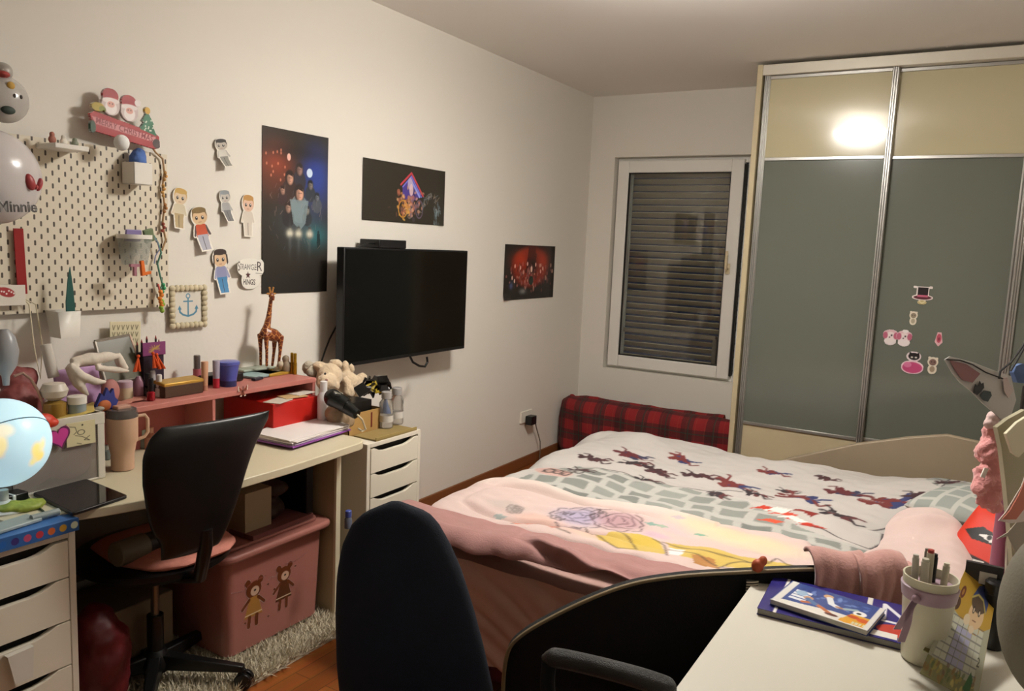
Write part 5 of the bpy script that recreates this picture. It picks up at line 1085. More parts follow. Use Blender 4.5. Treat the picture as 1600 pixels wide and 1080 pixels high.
# ---- pink floral duvet over the near half: mask from its outline in plan
pts=B([(655,800),(690,768),(735,752),(790,752),(830,757),(870,765),(940,783),(1000,792),(1080,808),(1150,822),(1220,832),(1268,850),(1285,872),(1330,868),(1365,850),(1390,815),(1430,800),(1470,812),(1505,835),(1528,865),(1535,905)],.535)
pts=pts+[(BX1+.02,2.24),(.70,2.24)]
res=.006; PX0,PY0,PW,PH=.70,2.20,2.08,1.17
c=CV(PW,PH,res,'d8bdb4',alpha=0,x0=PX0,y0=PY0)
ins=c.inside(pts); dd=c.dline(pts+[pts[0]]); sd=np.where(ins,dd,-dd); c.a=((sd>-.0)&(c.X<2.662)).astype(float)
c.put(ins.astype(float),'ccb4ae',1)
rimc=np.clip(1-(sd-.05)/.05,0,1)
c.put(rimc*(c.X<1.75)*(c.Y>2.56)*ins,'d2c2b8',.8)
U=lambda u,v: bz(u,v,.54)
def rose(u,v,s,col,dk):
    x,y=U(u,v); s=s*.036
    c.glow(x,y,s*1.3,s*1.1,col,.75,2)
    for k in range(9):
        a=k*2.4; r=s*(.25+.1*k); pp=[(x+r*math.cos(a+t)*(1+.12*math.sin(5*t+k)),y+r*.85*math.sin(a+t)*(1+.12*math.cos(4*t))) for t in np.linspace(0,1.5,8)]; c.line(pp,.0055,dk,.85)
    for k in range(10):
        a=k*.63+.2; r=s*rng.uniform(1.1,1.5); c.line([(x+r*math.cos(a-.25),y+r*math.sin(a-.25)),(x+r*1.12*math.cos(a),y+r*1.05*math.sin(a)),(x+r*.95*math.cos(a+.3),y+r*.95*math.sin(a+.3))],.006,dk,.9)
for u,v,rx,ry,col,op in ((790,790,.08,.03,'b0a8a0',.5),(840,810,.1,.04,'e0a890',.4),(930,840,.12,.04,'e0b090',.5),(1080,820,.1,.04,'d2c4ae',.5),(1150,835,.2,.05,'cfc592',.45),(1060,830,.09,.035,'d0b0b8',.6),(1025,838,.05,.03,'c4a4b4',.8),(1095,812,.1,.03,'ecc8b0',.6),(1160,845,.22,.07,'d6cca2',.6)): x,y=U(u,v); c.glow(x,y,rx,ry,col,op,2)
Y_='c4a840'
for poly in ([(930,838),(960,832),(1000,838),(1030,848),(1040,868),(1000,866),(960,856),(935,848)],[(985,835),(1020,842),(1035,862),(990,855)],[(1040,850),(1100,858),(1160,872),(1230,880),(1270,890),(1200,895),(1110,885),(1060,872)],[(1170,893),(1200,882),(1240,885),(1265,892),(1200,897)]): c.poly([U(*p) for p in poly],Y_,.9)
c.poly([U(*p) for p in [(1080,872),(1115,876),(1125,892),(1085,884)]],'a8743a'); c.poly([U(*p) for p in [(1045,858),(1070,862),(1065,872),(1045,868)]],'e8dcd8')
for ln in ([(965,832),(985,845),(995,862)],[(930,838),(945,850),(965,858),(990,860)],[(1020,845),(1038,855),(1042,870)],[(1035,850),(1080,862),(1130,872),(1170,880)],[(1045,862),(1090,872),(1120,885)],[(1120,890),(1140,882),(1180,880),(1210,888)],[(800,815),(820,812),(835,818)],[(862,822),(875,832),(890,838)],[(915,825),(925,838)],[(1200,880),(1215,872),(1230,882),(1260,884)],[(1125,888),(1150,893),(1180,889)]): c.line([U(*p) for p in ln],.007,'4a3828',.9)
rose(902,809,2.0,'9a94b8','3a3440'); rose(968,818,1.9,'a8808a','4a2c34'); rose(805,795,.6,'a8a09c','7a6c68')
for u,v in ((866,808),(878,803),(925,811),(934,806),(872,813),(888,806),(944,810)): x,y=U(u,v); c.line([(x-.02,y-.015),(x,y+.02),(x+.012,y-.012),(x+.02,y+.015)],.005,'3a3030')
for u,v,col in ((1018,822,'6a9a8c'),(1095,836,'5a9a80'),(1035,826,'8aa890'),(1060,815,'b8a8b0'),(810,815,'d06a3a'),(826,818,'c85a30'),(782,800,'8a9a98'),(865,826,'b86850')): x,y=U(u,v); c.poly([(x-.03,y),(x-.005,y+.014),(x+.03,y+.004),(x,y-.012)],col,.85)
def pkfn(X,Y):
    z0,e=ztop(X,Y); k=np.clip(np.where(c.a>.5,sd,0)/.035,0,1); r=np.sqrt(np.clip(1-(1-k)**2,0,1))
    z=z0+.004+.024*r+.006*smoothn(X,Y,13,11)*k
    z=z+.012*np.exp(-((sd-.045)/.03)**2)*(X<1.85)*np.clip((Y-2.5)/.1,0,1)           # rolled rim
    z=z-.02*np.exp(-((sd-.10-.02*np.sin(X*9))/.014)**2)*np.clip((1.75-X)/.2,0,1)*np.clip((X-.95)/.1,0,1)
    z=z+.05*np.exp(-(((X-2.45)/.16)**2+((Y-3.16)/.16)**2))
    ne=np.clip((2.26-Y)/.08,0,1); z=z-.05*ne**2
    lf=np.clip((BX0+.10-X)/.16,0,1); z=z-.09*lf**1.6
    rt=np.clip((X-2.56)/.10,0,1); z=z-.05*rt**2
    return X,Y,z
o=c.build('floral_duvet',pkfn,mat=printed(.9,bump=.15,sheen=.2)); tag(o,'pale pink duvet with rose and yellow floral print over the near half of the bed','duvet')
# ---- mauve blanket: lies on the near edge and hangs down
e0=B([(640,782),(680,788),(740,800),(800,818),(850,835),(900,850),(960,865),(1020,878),(1110,893),(1180,905),(1260,915)],.55)
ex=[p[0] for p in e0]; ey=[p[1] for p in e0]
c=CV(1.83,1,.008,'a07470',x0=.835,y0=0)   # y = 0 far edge ... 1 hem
c.c=c.c*(1+.05*smoothn(c.X,c.Y,30,4))[...,None]
c.line([(x,.035) for x in np.linspace(.76,2.76,9)],.02,'8a625e',.6)
def mvfn(X,V):
    yf=np.interp(X,ex,ey); yf=np.minimum(yf,2.74)+.0*X; yn=2.115-.0*X
    Lf=yf-yn; Lh=.02+.015*np.sin(X*5.1+1.2); S_=V*(Lf+Lh+.06)
    t=np.clip((S_-Lf)/.09,0,1)                              # bend
    flat=S_<Lf
    ang=t*PI/2*.86; r=.057
    y=np.where(flat,yf-S_,yn-r*np.sin(ang)-np.clip(S_-Lf-.09,0,9)*.12)
    z0=ztop(X,np.maximum(y,2.25))[0]+.042
    z=z0-np.where(flat,0,r*(1-np.cos(ang))+np.clip(S_-Lf-.09,0,9)*.98)
    gate=np.clip((X-1.34)/.22,0,1)**2*(3-2*np.clip((X-1.34)/.22,0,1))*np.clip((2.0-X)/.1,0,1); fold=.024*np.exp(-((S_-.09-.30*(X-1.44))/.022)**2)*gate
    dip=-.014*np.exp(-((S_-.128-.30*(X-1.44))/.014)**2)*gate
    wr=.0025*smoothn(X,S_,12,9)+.0012*smoothn(X*1,S_*2.2,24,12)+.007*np.sin(X*26+4*np.sin(S_*8))*np.clip((S_-Lf)/.2,0,1)
    k=np.clip(S_/.03,0,1)
    lf=np.clip((BX0+.02-X)/.10,0,1)
    z=z+(fold+dip)*1.1+wr*np.where(flat,.6,.2)-.03*(1-k)-.06*lf**1.5
    y=y-(fold+dip)*.8*(~flat)-np.abs(wr)*(~flat)*1.3
    return X,y,z
o=c.build('mauve_blanket',mvfn,mat=printed(.9,bump=.12,sheen=.2),th=.006); tag(o,'dusty mauve blanket hanging in folds over the near edge of the bed','blanket')
# pillows at the right
c=CV(.56,.44,.005,'aeaca6')
wx=c.X+.01*np.sin(c.Y*20); fx=(wx/.13+.5*(np.floor(c.Y/.10)%2))%1; fy=(c.Y/.10)%1; r_=np.minimum(np.minimum(fx,1-fx)*.13,np.minimum(fy,1-fy)*.10)
b_=np.clip((r_-.010)/.005,0,1)[...,None]; c.c=c.c*(1-b_)+np.array(lin('888e88'))*b_
def pilfn(side):
    def fn(X,Y):
        tu=X/.28-1; tv=Y/.22-1; h=np.sqrt(np.clip(1-np.abs(tu)**3,0,1)*np.clip(1-np.abs(tv)**3,0,1))*.075
        x=2.62+(X-.28)*.75*math.cos(1.2)*1-(Y-.22)*.7*math.sin(1.2); y=3.38+(X-.28)*.75*math.sin(1.2)+(Y-.22)*.7*math.cos(1.2)
        return x,y,.585+side*h*.8
    return fn
pt=T('pillow','grey stone patterned pillow at the right end of the bed','pillow',(2.6,3.6,.53))
c.build('pillow_top',pilfn(1),pt,mat=printed(.85)); c.build('pillow_underside',pilfn(-1),pt,mat=printed(.85))
P=at(2,.56,1520,832)
c=CV(.40,.40,.004,'c42c12'); c.poly([(.04,.24),(.11,.29),(.24,.275),(.27,.24),(.18,.225),(.10,.21)],'14100f'); c.poly([(.11,.245),(.17,.272),(.23,.255),(.18,.235)],'e6e0dc'); c.ell(.165,.255,.012,.014,'181414'); c.line([(.0,.08),(.4,.11)],.10,'2a1010')
def rfn(side):
    def fn(X,Y):
        tu=X/.2-1; tv=Y/.2-1; h=np.sqrt(np.clip(1-np.abs(tu)**3,0,1)*np.clip(1-np.abs(tv)**3,0,1))*.05
        a=.0; lx=(X-.2); ly=(Y-.2)
        n=np.array([-.35,-.75,.56]); n/=np.linalg.norm(n); u=np.array([.93,-.37,.0]); u-=n*(u@n); u/=np.linalg.norm(u); w=np.cross(n,u)
        ca,sa=math.cos(-.25),math.sin(-.25); x=(lx*ca-ly*sa)*.7; y=(lx*sa+ly*ca)*.7
        C0=np.array([2.70,3.03,.525])
        return tuple(C0[i]+u[i]*x+w[i]*y+n[i]*h*side for i in range(3))
    return fn
rt_=T('red_cushion','bright red cushion with a black and white eye print beside the pillow','cushion',(2.66,3.2,.5))
c.build('cushion_front',rfn(1),rt_,mat=printed(.6)); c.build('cushion_back',rfn(-1),rt_,mat=printed(.6))
# ---- plaid bolster in the nook
def plaid(nt,b,new,lk):
    tc=new('ShaderNodeTexCoord'); sx=new('ShaderNodeSeparateXYZ'); lk(tc.outputs['Object'],sx.inputs[0])
    def band(out,sc,off,w):
        a=new('ShaderNodeMath');a.operation='MULTIPLY_ADD';lk(out,a.inputs[0]);a.inputs[1].default_value=sc;a.inputs[2].default_value=off
        f=new('ShaderNodeMath');f.operation='FRACT';lk(a.outputs[0],f.inputs[0]); g=new('ShaderNodeMath');g.operation='LESS_THAN';lk(f.outputs[0],g.inputs[0]);g.inputs[1].default_value=w; return g.outputs[0]
    def mix(f,A,Bc,fac=None):
        m=new('ShaderNodeMix');m.data_type='RGBA'; 
        if fac: mu=new('ShaderNodeMath');mu.operation='MULTIPLY';lk(f,mu.inputs[0]);mu.inputs[1].default_value=fac; f=mu.outputs[0]
        lk(f,m.inputs['Factor']); 
        if isinstance(A,tuple): m.inputs['A'].default_value=A
        else: lk(A,m.inputs['A'])
        m.inputs['B'].default_value=Bc; return m.outputs['Result']
    red=(*lin('84161a'),1); dk=(*lin('2c1012'),1); x,z=sx.outputs[0],sx.outputs[2]
    cc=mix(band(x,6.3,.1,.5),red,dk,.65); cc=mix(band(z,7,.1,.5),cc,dk,.65); cc=mix(band(x,6.3,.82,.06),cc,(*lin('203428'),1),.7); cc=mix(band(z,7,.82,.06),cc,(*lin('203428'),1),.7); cc=mix(band(x,17,.3,.04),cc,(*lin('a88c50'),1),.12)
    n=new('ShaderNodeTexNoise'); n.inputs['Scale'].default_value=40; bp=new('ShaderNodeBump'); bp.inputs['Strength'].default_value=.4; bp.inputs['Distance'].default_value=.01; lk(tc.outputs['Object'],n.inputs['Vector']); lk(n.outputs['Fac'],bp.inputs['Height']); lk(bp.outputs['Normal'],b.inputs['Normal'])
    lk(cc,b.inputs['Base Color']); b.inputs['Roughness'].default_value=.9
plm=nodemat('plaid_fabric',plaid)
A=at(1,5.0,862,715); 
rows=[(-.50,.10,1.30),(-.3,.07,1.31),(.0,.065,1.315),(.22,.07,1.315),(.33,.10,1.31),(.40,.2,1.30)]
yP=4.95
L2=lambda u,v: at(1,yP,u,v)
pillow([(.03,.06,1.27),(.1,.03,1.30),(.3,.02,1.315),(.42,.03,1.315),(.455,.08,1.28)],(0,yP+.08,-.02),(1,0,0),(0,0,1),(0,-1,0),.22,plm,flat=6,nx=50,ny=30,fn=lambda x,v:.012*math.sin(x*17+v*9)).build('x')
o=bpy.data.objects['x']; o.name='plaid_bolster'; tag(o,'red and black plaid padded bolster at the foot of the window wall','bolster')
m=MB(); 
tp=[at(1,yP+.17,u,v) for u,v in ((898,622),(925,622),(960,630),(995,634),(1040,641),(1090,647),(1132,652))]
m.tube(smoothp(tp,4),[.018]+[.04]*8+[.045]*8+[.035]*8,plm,12) if False else m.tube(smoothp([p-np.array([0,0,.03]) for p in tp],4),.045,plm,14)
m.ell(tp[0]+[-.01,-.02,-.02],(.03,.03,.05),plm)
tag(m.build('plaid_blanket',disp=.02,dscale=.06),'folded plaid blanket lying along the top of the red plaid bolster','blanket')
# ================================================================ stickers on the wardrobe glass
YG=YW+.041-.001
def sticker(u,v,w,h,label,draw,rot=0):
    P=at(1,YG-.002,u,v); s=px(P); W_,H_=w*s,h*s; c=CV(1,h/w,1/60,'e4d8d4',alpha=0); draw(c,h/w)
    o=c.build('glass_sticker',plane((P[0]-W_/2,YG-.002,P[2]-H_/2),(W_,0,0),(0,0,W_)),mat=printed(.35),th=.0006); tag(o,label,'sticker','stickers on the wardrobe glass'); return o
def d_hat(c,h):
    c.poly([(.2,.42),(.8,.42),(.8,.98),(.2,.98)],'e8dcd8',cut=True); c.ell(.5,.40,.5,.16,'e8dcd8',cut=True); c.ell(.85,.93,.10,.08,'e8dcd8',cut=True); c.ell(.12,.93,.09,.07,'e8dcd8',cut=True)
    c.poly([(.26,.46),(.74,.46),(.74,.92),(.26,.92)],'241c1e'); c.ell(.5,.40,.42,.11,'58202c'); c.poly([(.26,.42),(.74,.42),(.74,.52),(.26,.52)],'c0607c')
    c.ell(.5,.14,.22,.12,'b8a878',cut=True); c.line([(.36,.2),(.5,.1),(.64,.2)],.05,'d8cca0',cut=True)
sticker(1442,458,30,38,'black top hat sticker, topmost on the right wardrobe glass',d_hat)
def d_small(col,h_,col2):
    def f(c,h): c.ell(.5,h*.68,.42,h*.26,'dcd2c0',cut=True); c.ell(.5,h*.3,.36,h*.27,'dcd2c0',cut=True); c.ell(.5,h*.66,.28,h*.17,col); c.ell(.5,h*.3,.2,h*.16,col2); c.ell(.4,h*.68,.05,.05,'2a2220'); c.ell(.62,h*.68,.05,.05,'2a2220'); c.ell(.22,h*.88,.12,.12,'dcd2c0',cut=True); c.ell(.78,h*.86,.12,.12,'dcd2c0',cut=True)
    return f
sticker(1427,497,14,24,'tiny beige animal sticker between the top hat and the two pink dogs',d_small('8a7c68',0,'a89c84'))
def d_dogs(c,h):
    for x in (.28,.72):
        c.ell(x,h*.62,.26,h*.34,'dcb8c0',cut=True); c.ell(x,h*.28,.2,h*.26,'e8dcdc',cut=True); c.ell(x,h*.6,.14,h*.22,'e8d8d8'); c.ell(x-.17,h*.6,.08,h*.2,'b86078'); c.ell(x+.17,h*.6,.08,h*.2,'b86078'); c.ell(x+.03,h*.62,.03,.035,'2a1c20'); c.ell(x-.03,h*.5,.025,.025,'2a1c20')
    c.ell(.74,h*.92,.1,.06,'e8e0e0',cut=True)
sticker(1402,528,44,27,'sticker of two pink and white puppies side by side on the wardrobe glass',d_dogs)
def d_pink(c,h): c.poly([(.3,h*.95),(.7,h*.95),(.9,h*.3),(.5,0.02),(.1,h*.3)],'dcb0b4',cut=True); c.ell(.5,h*.55,.24,h*.3,'b84c60'); c.ell(.5,h*.5,.1,h*.12,'7a2838')
sticker(1467,530,14,24,'small red pink sticker to the right of the puppies',d_pink)
def d_cat(c,h):
    c.ell(.52,h*.78,.34,h*.22,'e0d0d4',cut=True); c.ell(.5,h*.3,.52,h*.3,'e8c8d0',cut=True); c.ell(.5,h*.29,.45,h*.24,'c04878'); c.ell(.28,h*.4,.18,h*.12,'d878a0')
    c.ell(.53,h*.78,.26,h*.16,'1c1618'); c.poly([(.3,h*.85),(.32,h*.98),(.46,h*.9)],'1c1618',cut=True); c.poly([(.62,h*.9),(.76,h*.98),(.77,h*.84)],'1c1618',cut=True); c.ell(.44,h*.74,.05,.04,'d8d0c8'); c.ell(.62,h*.74,.05,.04,'d8d0c8')
sticker(1426,567,31,36,'sticker of a black cat in a bright pink dress on the wardrobe glass',d_cat)
sticker(1457,571,18,30,'small tan owl sticker, lowest and nearest the paper mask',d_small('7a5c54',0,'a08c74'))
# ================================================================ white desk in the foreground
wd_=T('white_desk','white desk in the right foreground with books and a pen cup on it','desk',(2.8,1.2,0))
wtop=M('d9d5c8',.3)
MB().bx((2.183,.55,.712),(3.44,1.826,.74),wtop).build('desktop',wd_,bev=.002)
for x,y in ((2.23,1.78),(3.40,1.78),(2.23,.6),(3.40,.6)): MB().bx((x-.02,y-.02,0),(x+.02,y+.02,.712),M('c9c4b8',.4)).build('leg',wd_,bev=.002)
ZW=.741
def zrect(z,cs): return [at(2,z,*q) for q in cs]
def book(name,label,z0,th,cs,cover,edge,draw,parts=True,res=.0015):
    q=zrect(z0+th,cs); q=[np.array([p[0],p[1],0]) for p in q]   # order: near-left, far-left, far-right, near-right
    O=q[0]; u=q[3]-q[0]; w_=q[1]-q[0]; Lu=np.linalg.norm(u);Lw=np.linalg.norm(w_); u/=Lu; w_/=Lw; w_=w_-u*(u@w_); w_/=np.linalg.norm(w_)
    t=T(name,label,'book' if name=='book' else 'magazine',(O[0]+u[0]*Lu/2,O[1]+u[1]*Lu/2+.1,z0))
    MB().prism([(0.001,0.001),(Lu-.002,.001),(Lu-.002,Lw-.001),(.001,Lw-.001)],(O[0],O[1],z0+.001),u,w_,(0,0,1),th-.002,M(edge,.8)).build('pages',t,bev=.001)
    c=CV(Lu,Lw,res,cover); draw(c,Lu,Lw); c.build('cover',plane((O[0],O[1],z0+th-.0005),u,w_),t,mat=printed(.25),th=.001)
    MB().prism([(0,0),(Lu,0),(Lu,Lw),(0,Lw)],(O[0],O[1],z0),u,w_,(0,0,1),.001,M(cover,.4)).build('back_cover',t); return t,O,u,w_,Lu,Lw
def dbig(c,w,h):
    c.poly([(0,0),(w,0),(w,h),(0,h)],'2a2470'); c.line([(.035,0),(.035,h)],.006,'e8e6e2')
    x0=w*.72; c.line([(x0-.02,0),(x0-.02,h)],.010,'d8d4cc')
    # large letters M and II running across
    for (pp) in ([(x0+.01,h*.52),(x0+.01,h*.9)],[(x0+.01,h*.9),(x0+.045,h*.62)],[(x0+.045,h*.62),(x0+.08,h*.9)],[(x0+.08,h*.9),(x0+.08,h*.52)],[(x0+.0,h*.46),(x0+.09,h*.46)]): c.line(pp,.009,'e6e4ea')
    c.ell(x0+.05,h*.26,.05,.03,'b83a30'); c.ell(x0+.07,h*.24,.02,.015,'e0c8b0'); c.poly([(x0-.01,.01),(x0+.04,.01),(x0+.04,.035),(x0-.01,.035)],'e6e2dc'); c.poly([(x0+.05,.005),(x0+.09,.005),(x0+.09,.03),(x0+.05,.03)],'c8d0d8'); c.ell(x0-.06,.02,.05,.01,'e4e0d8')
book('book','large dark blue magazine lying flat on the white desk, undermost of the two',ZW,.014,[(1183,950),(1222,903),(1480,950),(1445,1015)],'2a2470','8a8880',dbig)
def dsmall(c,w,h):
    c.poly([(0,0),(w,0),(w,h),(0,h)],'2c4488')
    for k in range(40): c.ell(rng.uniform(.03,w-.02),rng.uniform(h*.45,h),rng.uniform(.002,.012),.004,random.choice(['4a68b0','243870','6a88c8']),rot=rng.uniform(0,3),op=.6)
    c.poly([(.0,.0),(w,0),(w,h*.28),(w*.6,h*.30),(w*.3,h*.2),(.02,h*.16)],'e2ded6'); c.line([(.010,0),(.010,h)],.014,'dcdad6')
    c.text('FAMI',.028,h*.2,h*.62,'e2e4ea',h=.026,rot=PI/2,bold=.03) if False else None
    for k in range(4): c.poly([(.025,h*(.30+.11*k)),(.06,h*(.30+.11*k)),(.06,h*(.38+.11*k)),(.025,h*(.38+.11*k))],'dfe2ea')
    c.line([(w*.28,h*.30),(w*.38,h*.38),(w*.5,h*.28),(w*.6,h*.16)],.010,'b8683c'); c.ell(w*.30,h*.5,.010,.010,'c09070'); c.line([(w*.3,h*.47),(w*.4,h*.35)],.012,'4a6a98'); c.ell(w*.61,h*.15,.014,.006,'5a2820')
    c.ell(w*.45,h*.8,.010,.010,'c8a078'); c.line([(w*.47,h*.75),(w*.53,h*.55),(w*.6,h*.5)],.013,'dfe2e6'); c.line([(w*.6,h*.5),(w*.68,h*.5)],.008,'b08060'); c.line([(w*.68,h*.52),(w*.78,h*.6)],.010,'9ab0b8'); c.ell(w*.2,h*.62,.012,.014,'9ab4d0')
    c.ell(w*.83,h*.5,.013,.013,'eeeeee'); c.ell(w*.82,h*.5,.005,.005,'202020')
    c.poly([(w*.70,.006),(w*.96,.006),(w*.96,h*.42),(w*.76,h*.42)],'d8a030'); c.ell(w*.80,h*.32,.012,.008,'b8481c'); c.ell(w*.9,h*.28,.012,.010,'c8541c'); c.ell(w*.77,h*.12,.014,.012,'e0a028')
    for k in range(4): c.poly([(w*(.82+.035*k),.008),(w*(.845+.035*k),.008),(w*(.845+.035*k),h*.16),(w*(.82+.035*k),h*.16)],'d8d0a8')
    c.line([(w-.006,0),(w-.006,h)],.010,'dcdad6')
book('magazine','smaller blue football magazine lying on top of the large blue one',ZW+.0155,.012,[(1203,936),(1229,905),(1374,940),(1356,986)],'2c4488','b8b4aa',dsmall)
# pen cup with ribbon
P=at(2,ZW,1440,1030); s=px(P)
pcu=T('pen_cup','cream pen cup with a mauve ribbon tied round its rim','cup',P)
cm=M('cfcab2',.45); Hc=.168; r0=.034; r1=.048
MB().lathe([(r0,0),(r0+.003,.004),(r1,Hc),(r1-.003,Hc),(r0-.002,.008),(.001,.008)],P,cm,40).build('cup_body',pcu)
MB().lathe([(r0+.0035,.045),(r0+.0045,.046),(r0+.0048,.049),(r0+.0042,.05)],P,M('b8b29a',.5),40).build('base_seam',pcu)
MB().lathe([(r1-.0040,Hc*.73),(r1-.001,Hc*.75),(r1+.0022,Hc*.89),(r1-.0002,Hc*.9)],P,M('a88c9c',.5,sheen=.3),40).build('ribbon_band',pcu)
tw=lambda du,dz,k=1.06: P+(-FWD*np.array([1,1,0])*r1*k*math.sqrt(max(0,1-(du/r1)**2))+RGT*np.array([1,1,0])*du)+np.array([0,0,dz])
m=MB()
kn=tw(-.040,Hc*.80,1.15)
m.ell(kn,(.008,.008,.008),M('9c8090',.5))
for q in ([kn,kn+RGT*-.010-[0,0,.02],kn-RGT*.012-[0,0,.05],kn-RGT*.02-[0,0,.085]],[kn,kn+RGT*.02+[0,0,.012],kn+RGT*.035+[0,0,.016]],[kn,kn-RGT*.016-[0,0,.03],kn-RGT*.03-[0,0,.06]]):
    pts=smoothp(q,4); 
    for i in range(len(pts)-1):
        a,b=pts[i],pts[i+1]; n2=UPV*np.array([0,0,1]) if abs((b-a)[2])<.002 else RGT*np.array([1,1,0]); n2=n2/np.linalg.norm(n2)*.007; o3=-FWD*.0012
        m.add([a-n2,a+n2,b+n2,b-n2,a-n2+o3,a+n2+o3,b+n2+o3,b-n2+o3],[(0,1,2,3),(7,6,5,4),(0,4,5,1),(2,6,7,3),(1,5,6,2),(3,7,4,0)],M('a88c9c',.5,sheen=.3))
m.build('ribbon_tails',pcu)
c=CV(.03,.02,.0006,'cfcab2',alpha=0); K='5a544a'
c.line([(.004,.004),(.005,.014),(.009,.006),(.012,.015)],.0012,K,cut=True); c.line([(.014,.006),(.018,.012),(.023,.014),(.026,.008),(.022,.005)],.0012,K,cut=True)
def cupfn(X,Y): 
    th=(X-.015)/r0; base=math.atan2(-FWD[1],-FWD[0])+.1; z=.07+Y; rr=(r0+(r1-r0)*z/Hc)+.0012
    return P[0]+rr*np.cos(base+th),P[1]+rr*np.sin(base+th),P[2]+z
tag(c.build('flower_mark',cupfn,pcu),'small brown line drawing')
pens=[(-.030,.004,.010,'b8b4a8','grey barrelled pen at the left rim of the cream cup',.20),(-.018,-.006,.012,'c4c0b0','pale thick marker left of the middle in the cream cup',.198),(-.004,.002,.011,'c8c2ac','cream marker with a red end in the cream cup',.212),(.010,.010,.010,'1a1a1a','black pen right of the middle in the cream cup',.20),(.024,-.004,.010,'d0cbb8','pale marker, rightmost in the cream cup',.19),(.002,.020,.008,'8a8478','thin grey pencil at the back of the cream cup',.205)]
for k,(a_,b_,r,cc,lb,h) in enumerate(pens):
    Q=P+RGT*np.array([1,1,0])*a_*.7+FWD*np.array([1,1,0])*b_; Q[2]=ZW+.012
    T2=P+RGT*np.array([1,1,0])*a_+FWD*np.array([1,1,0])*b_*1.3; T2[2]=ZW+h
    t=T('pen',lb,'pen',Q,'pens in the cream cup'); MB().cyl(Q,T2,r*.6,M(cc,.4),n=14).build('barrel',t); dv=(T2-Q)/np.linalg.norm(T2-Q); MB().cyl(T2,T2+dv*.006,r*.5,M('a8403a' if k==2 else cc,.3),n=14).build('cap',t)
# eraser / dark little card behind the cup
P2=at(2,ZW+.15,1480,905)
q=[at(1,1.80,1466,922),at(1,1.80,1480,888),at(1,1.80,1498,890),at(1,1.80,1496,925)]
tb2=T('perfume_card','dark grey card with a white print standing behind the pen cup','card',(q[0][0]+.03,1.80,ZW))
MB().bx((2.60,1.79,ZW),(2.665,1.80,.90),M('2a2628',.4)).build('card_body',tb2); MB().bx((2.625,1.788,.86),(2.655,1.79,.885),M('d8d4cc',.5)).build('white_print',tb2)
# desk calendar
c0=[(1437,1052),(1510,886),(1558,922),(1526,1100)]
D0=1.43
cs=[depth(1.40,*c0[0]),depth(1.60,*c0[1]),depth(1.58,*c0[2]),depth(1.36,*c0[3])]
O=cs[0]; 
t=T('desk_calendar','yellow desk calendar with a boy in a blue cap and a month grid','calendar',(2.6,1.45,ZW))
c=CV(1,1,.006,'b8932c')
c.poly([(0,0),(1,0),(1,.62),(.9,.58),(.7,.48),(.55,.5),(.35,.55),(.12,.6),(0,.52)],'a8a890',1)
c.poly([(0,0),(.95,0),(.9,.10),(.5,.14),(0,.16)],'7c7a48',.9)
for k in range(50): c.ell(rng.uniform(.0,.9),rng.uniform(.0,.16),.03,.02,random.choice(['8a6a34','a89a4a','5a6a3a','c8b868','6a4a3a']),rot=rng.uniform(0,3),op=.7)
for r in range(6):
    for q_ in range(7):
        x=.08+q_*.115;y=.18+r*.065; c.poly([(x,y),(x+.102,y),(x+.102,y+.052),(x,y+.052)],'a8a8c4' if 2<=q_<=4 and r<5 else 'c4c6b4'); 
for r in range(7): c.line([(.07,.175+r*.065),(.88,.175+r*.065)],.008,'4a4a6a',.7)
c.line([(.42,.18),(.42,.55)],.008,'3a3a6a'); c.line([(.31,.18),(.31,.5)],.008,'5a5a6a')
c.ell(.62,.66,.18,.13,'d8ba90'); c.ell(.63,.79,.21,.11,'5a4a3a'); c.poly([(.42,.80),(.5,.92),(.72,.97),(.84,.82),(.83,.70),(.78,.78),(.6,.85)],'3c4a7c'); c.line([(.42,.79),(.55,.84),(.7,.82),(.82,.72)],.02,'b8a860')
for x in (.54,.68): c.ell(x,.69,.03,.035,'2a2018'); c.ell(x+.004,.69,.014,.02,'e0d0b8')
c.line([(.57,.60),(.65,.60)],.01,'7a4a30'); c.ell(.45,.58,.07,.05,'d8c8a8'); c.ell(.6,.52,.06,.035,'d8c8a8')
c.ell(.17,.78,.06,.06,'6a3018'); c.ell(.14,.66,.07,.06,'4a2c1c'); c.ell(.17,.78,.025,.03,'a8742c'); c.text('2',.86,.26,.06,'4a4a3a',h=.08); c.poly([(.72,.05),(.8,.2),(.86,.15),(.84,.02)],'3a6a3a')
def cal(X,Y):
    out=[]
    for i in range(3): out.append(cs[0][i]*(1-X)*(1-Y)+cs[3][i]*X*(1-Y)+cs[1][i]*(1-X)*Y+cs[2][i]*X*Y)
    return tuple(out)
c.build('page',cal,t,mat=printed(.5),th=.0015)
bk_=[p+FWD*np.array([1,1,0])*(.012 if i in(1,2) else .04) for i,p in enumerate(cs)]
_m=sum(bk_)/4; bk_=[_m+(p-_m)*.72 for p in bk_]; bk_=[np.array([p[0],p[1],max(p[2],ZW+.001)]) for p in bk_]
quad(MB(),bk_,.002,M('8a8050',.6)).build('stand_back',t,smooth=False)
MB().tube([cs[1],(cs[1]+cs[2])/2+[0,0,.002],cs[2]],.003,M('3a3830',.4,metal=.5),6).build('binding',t)
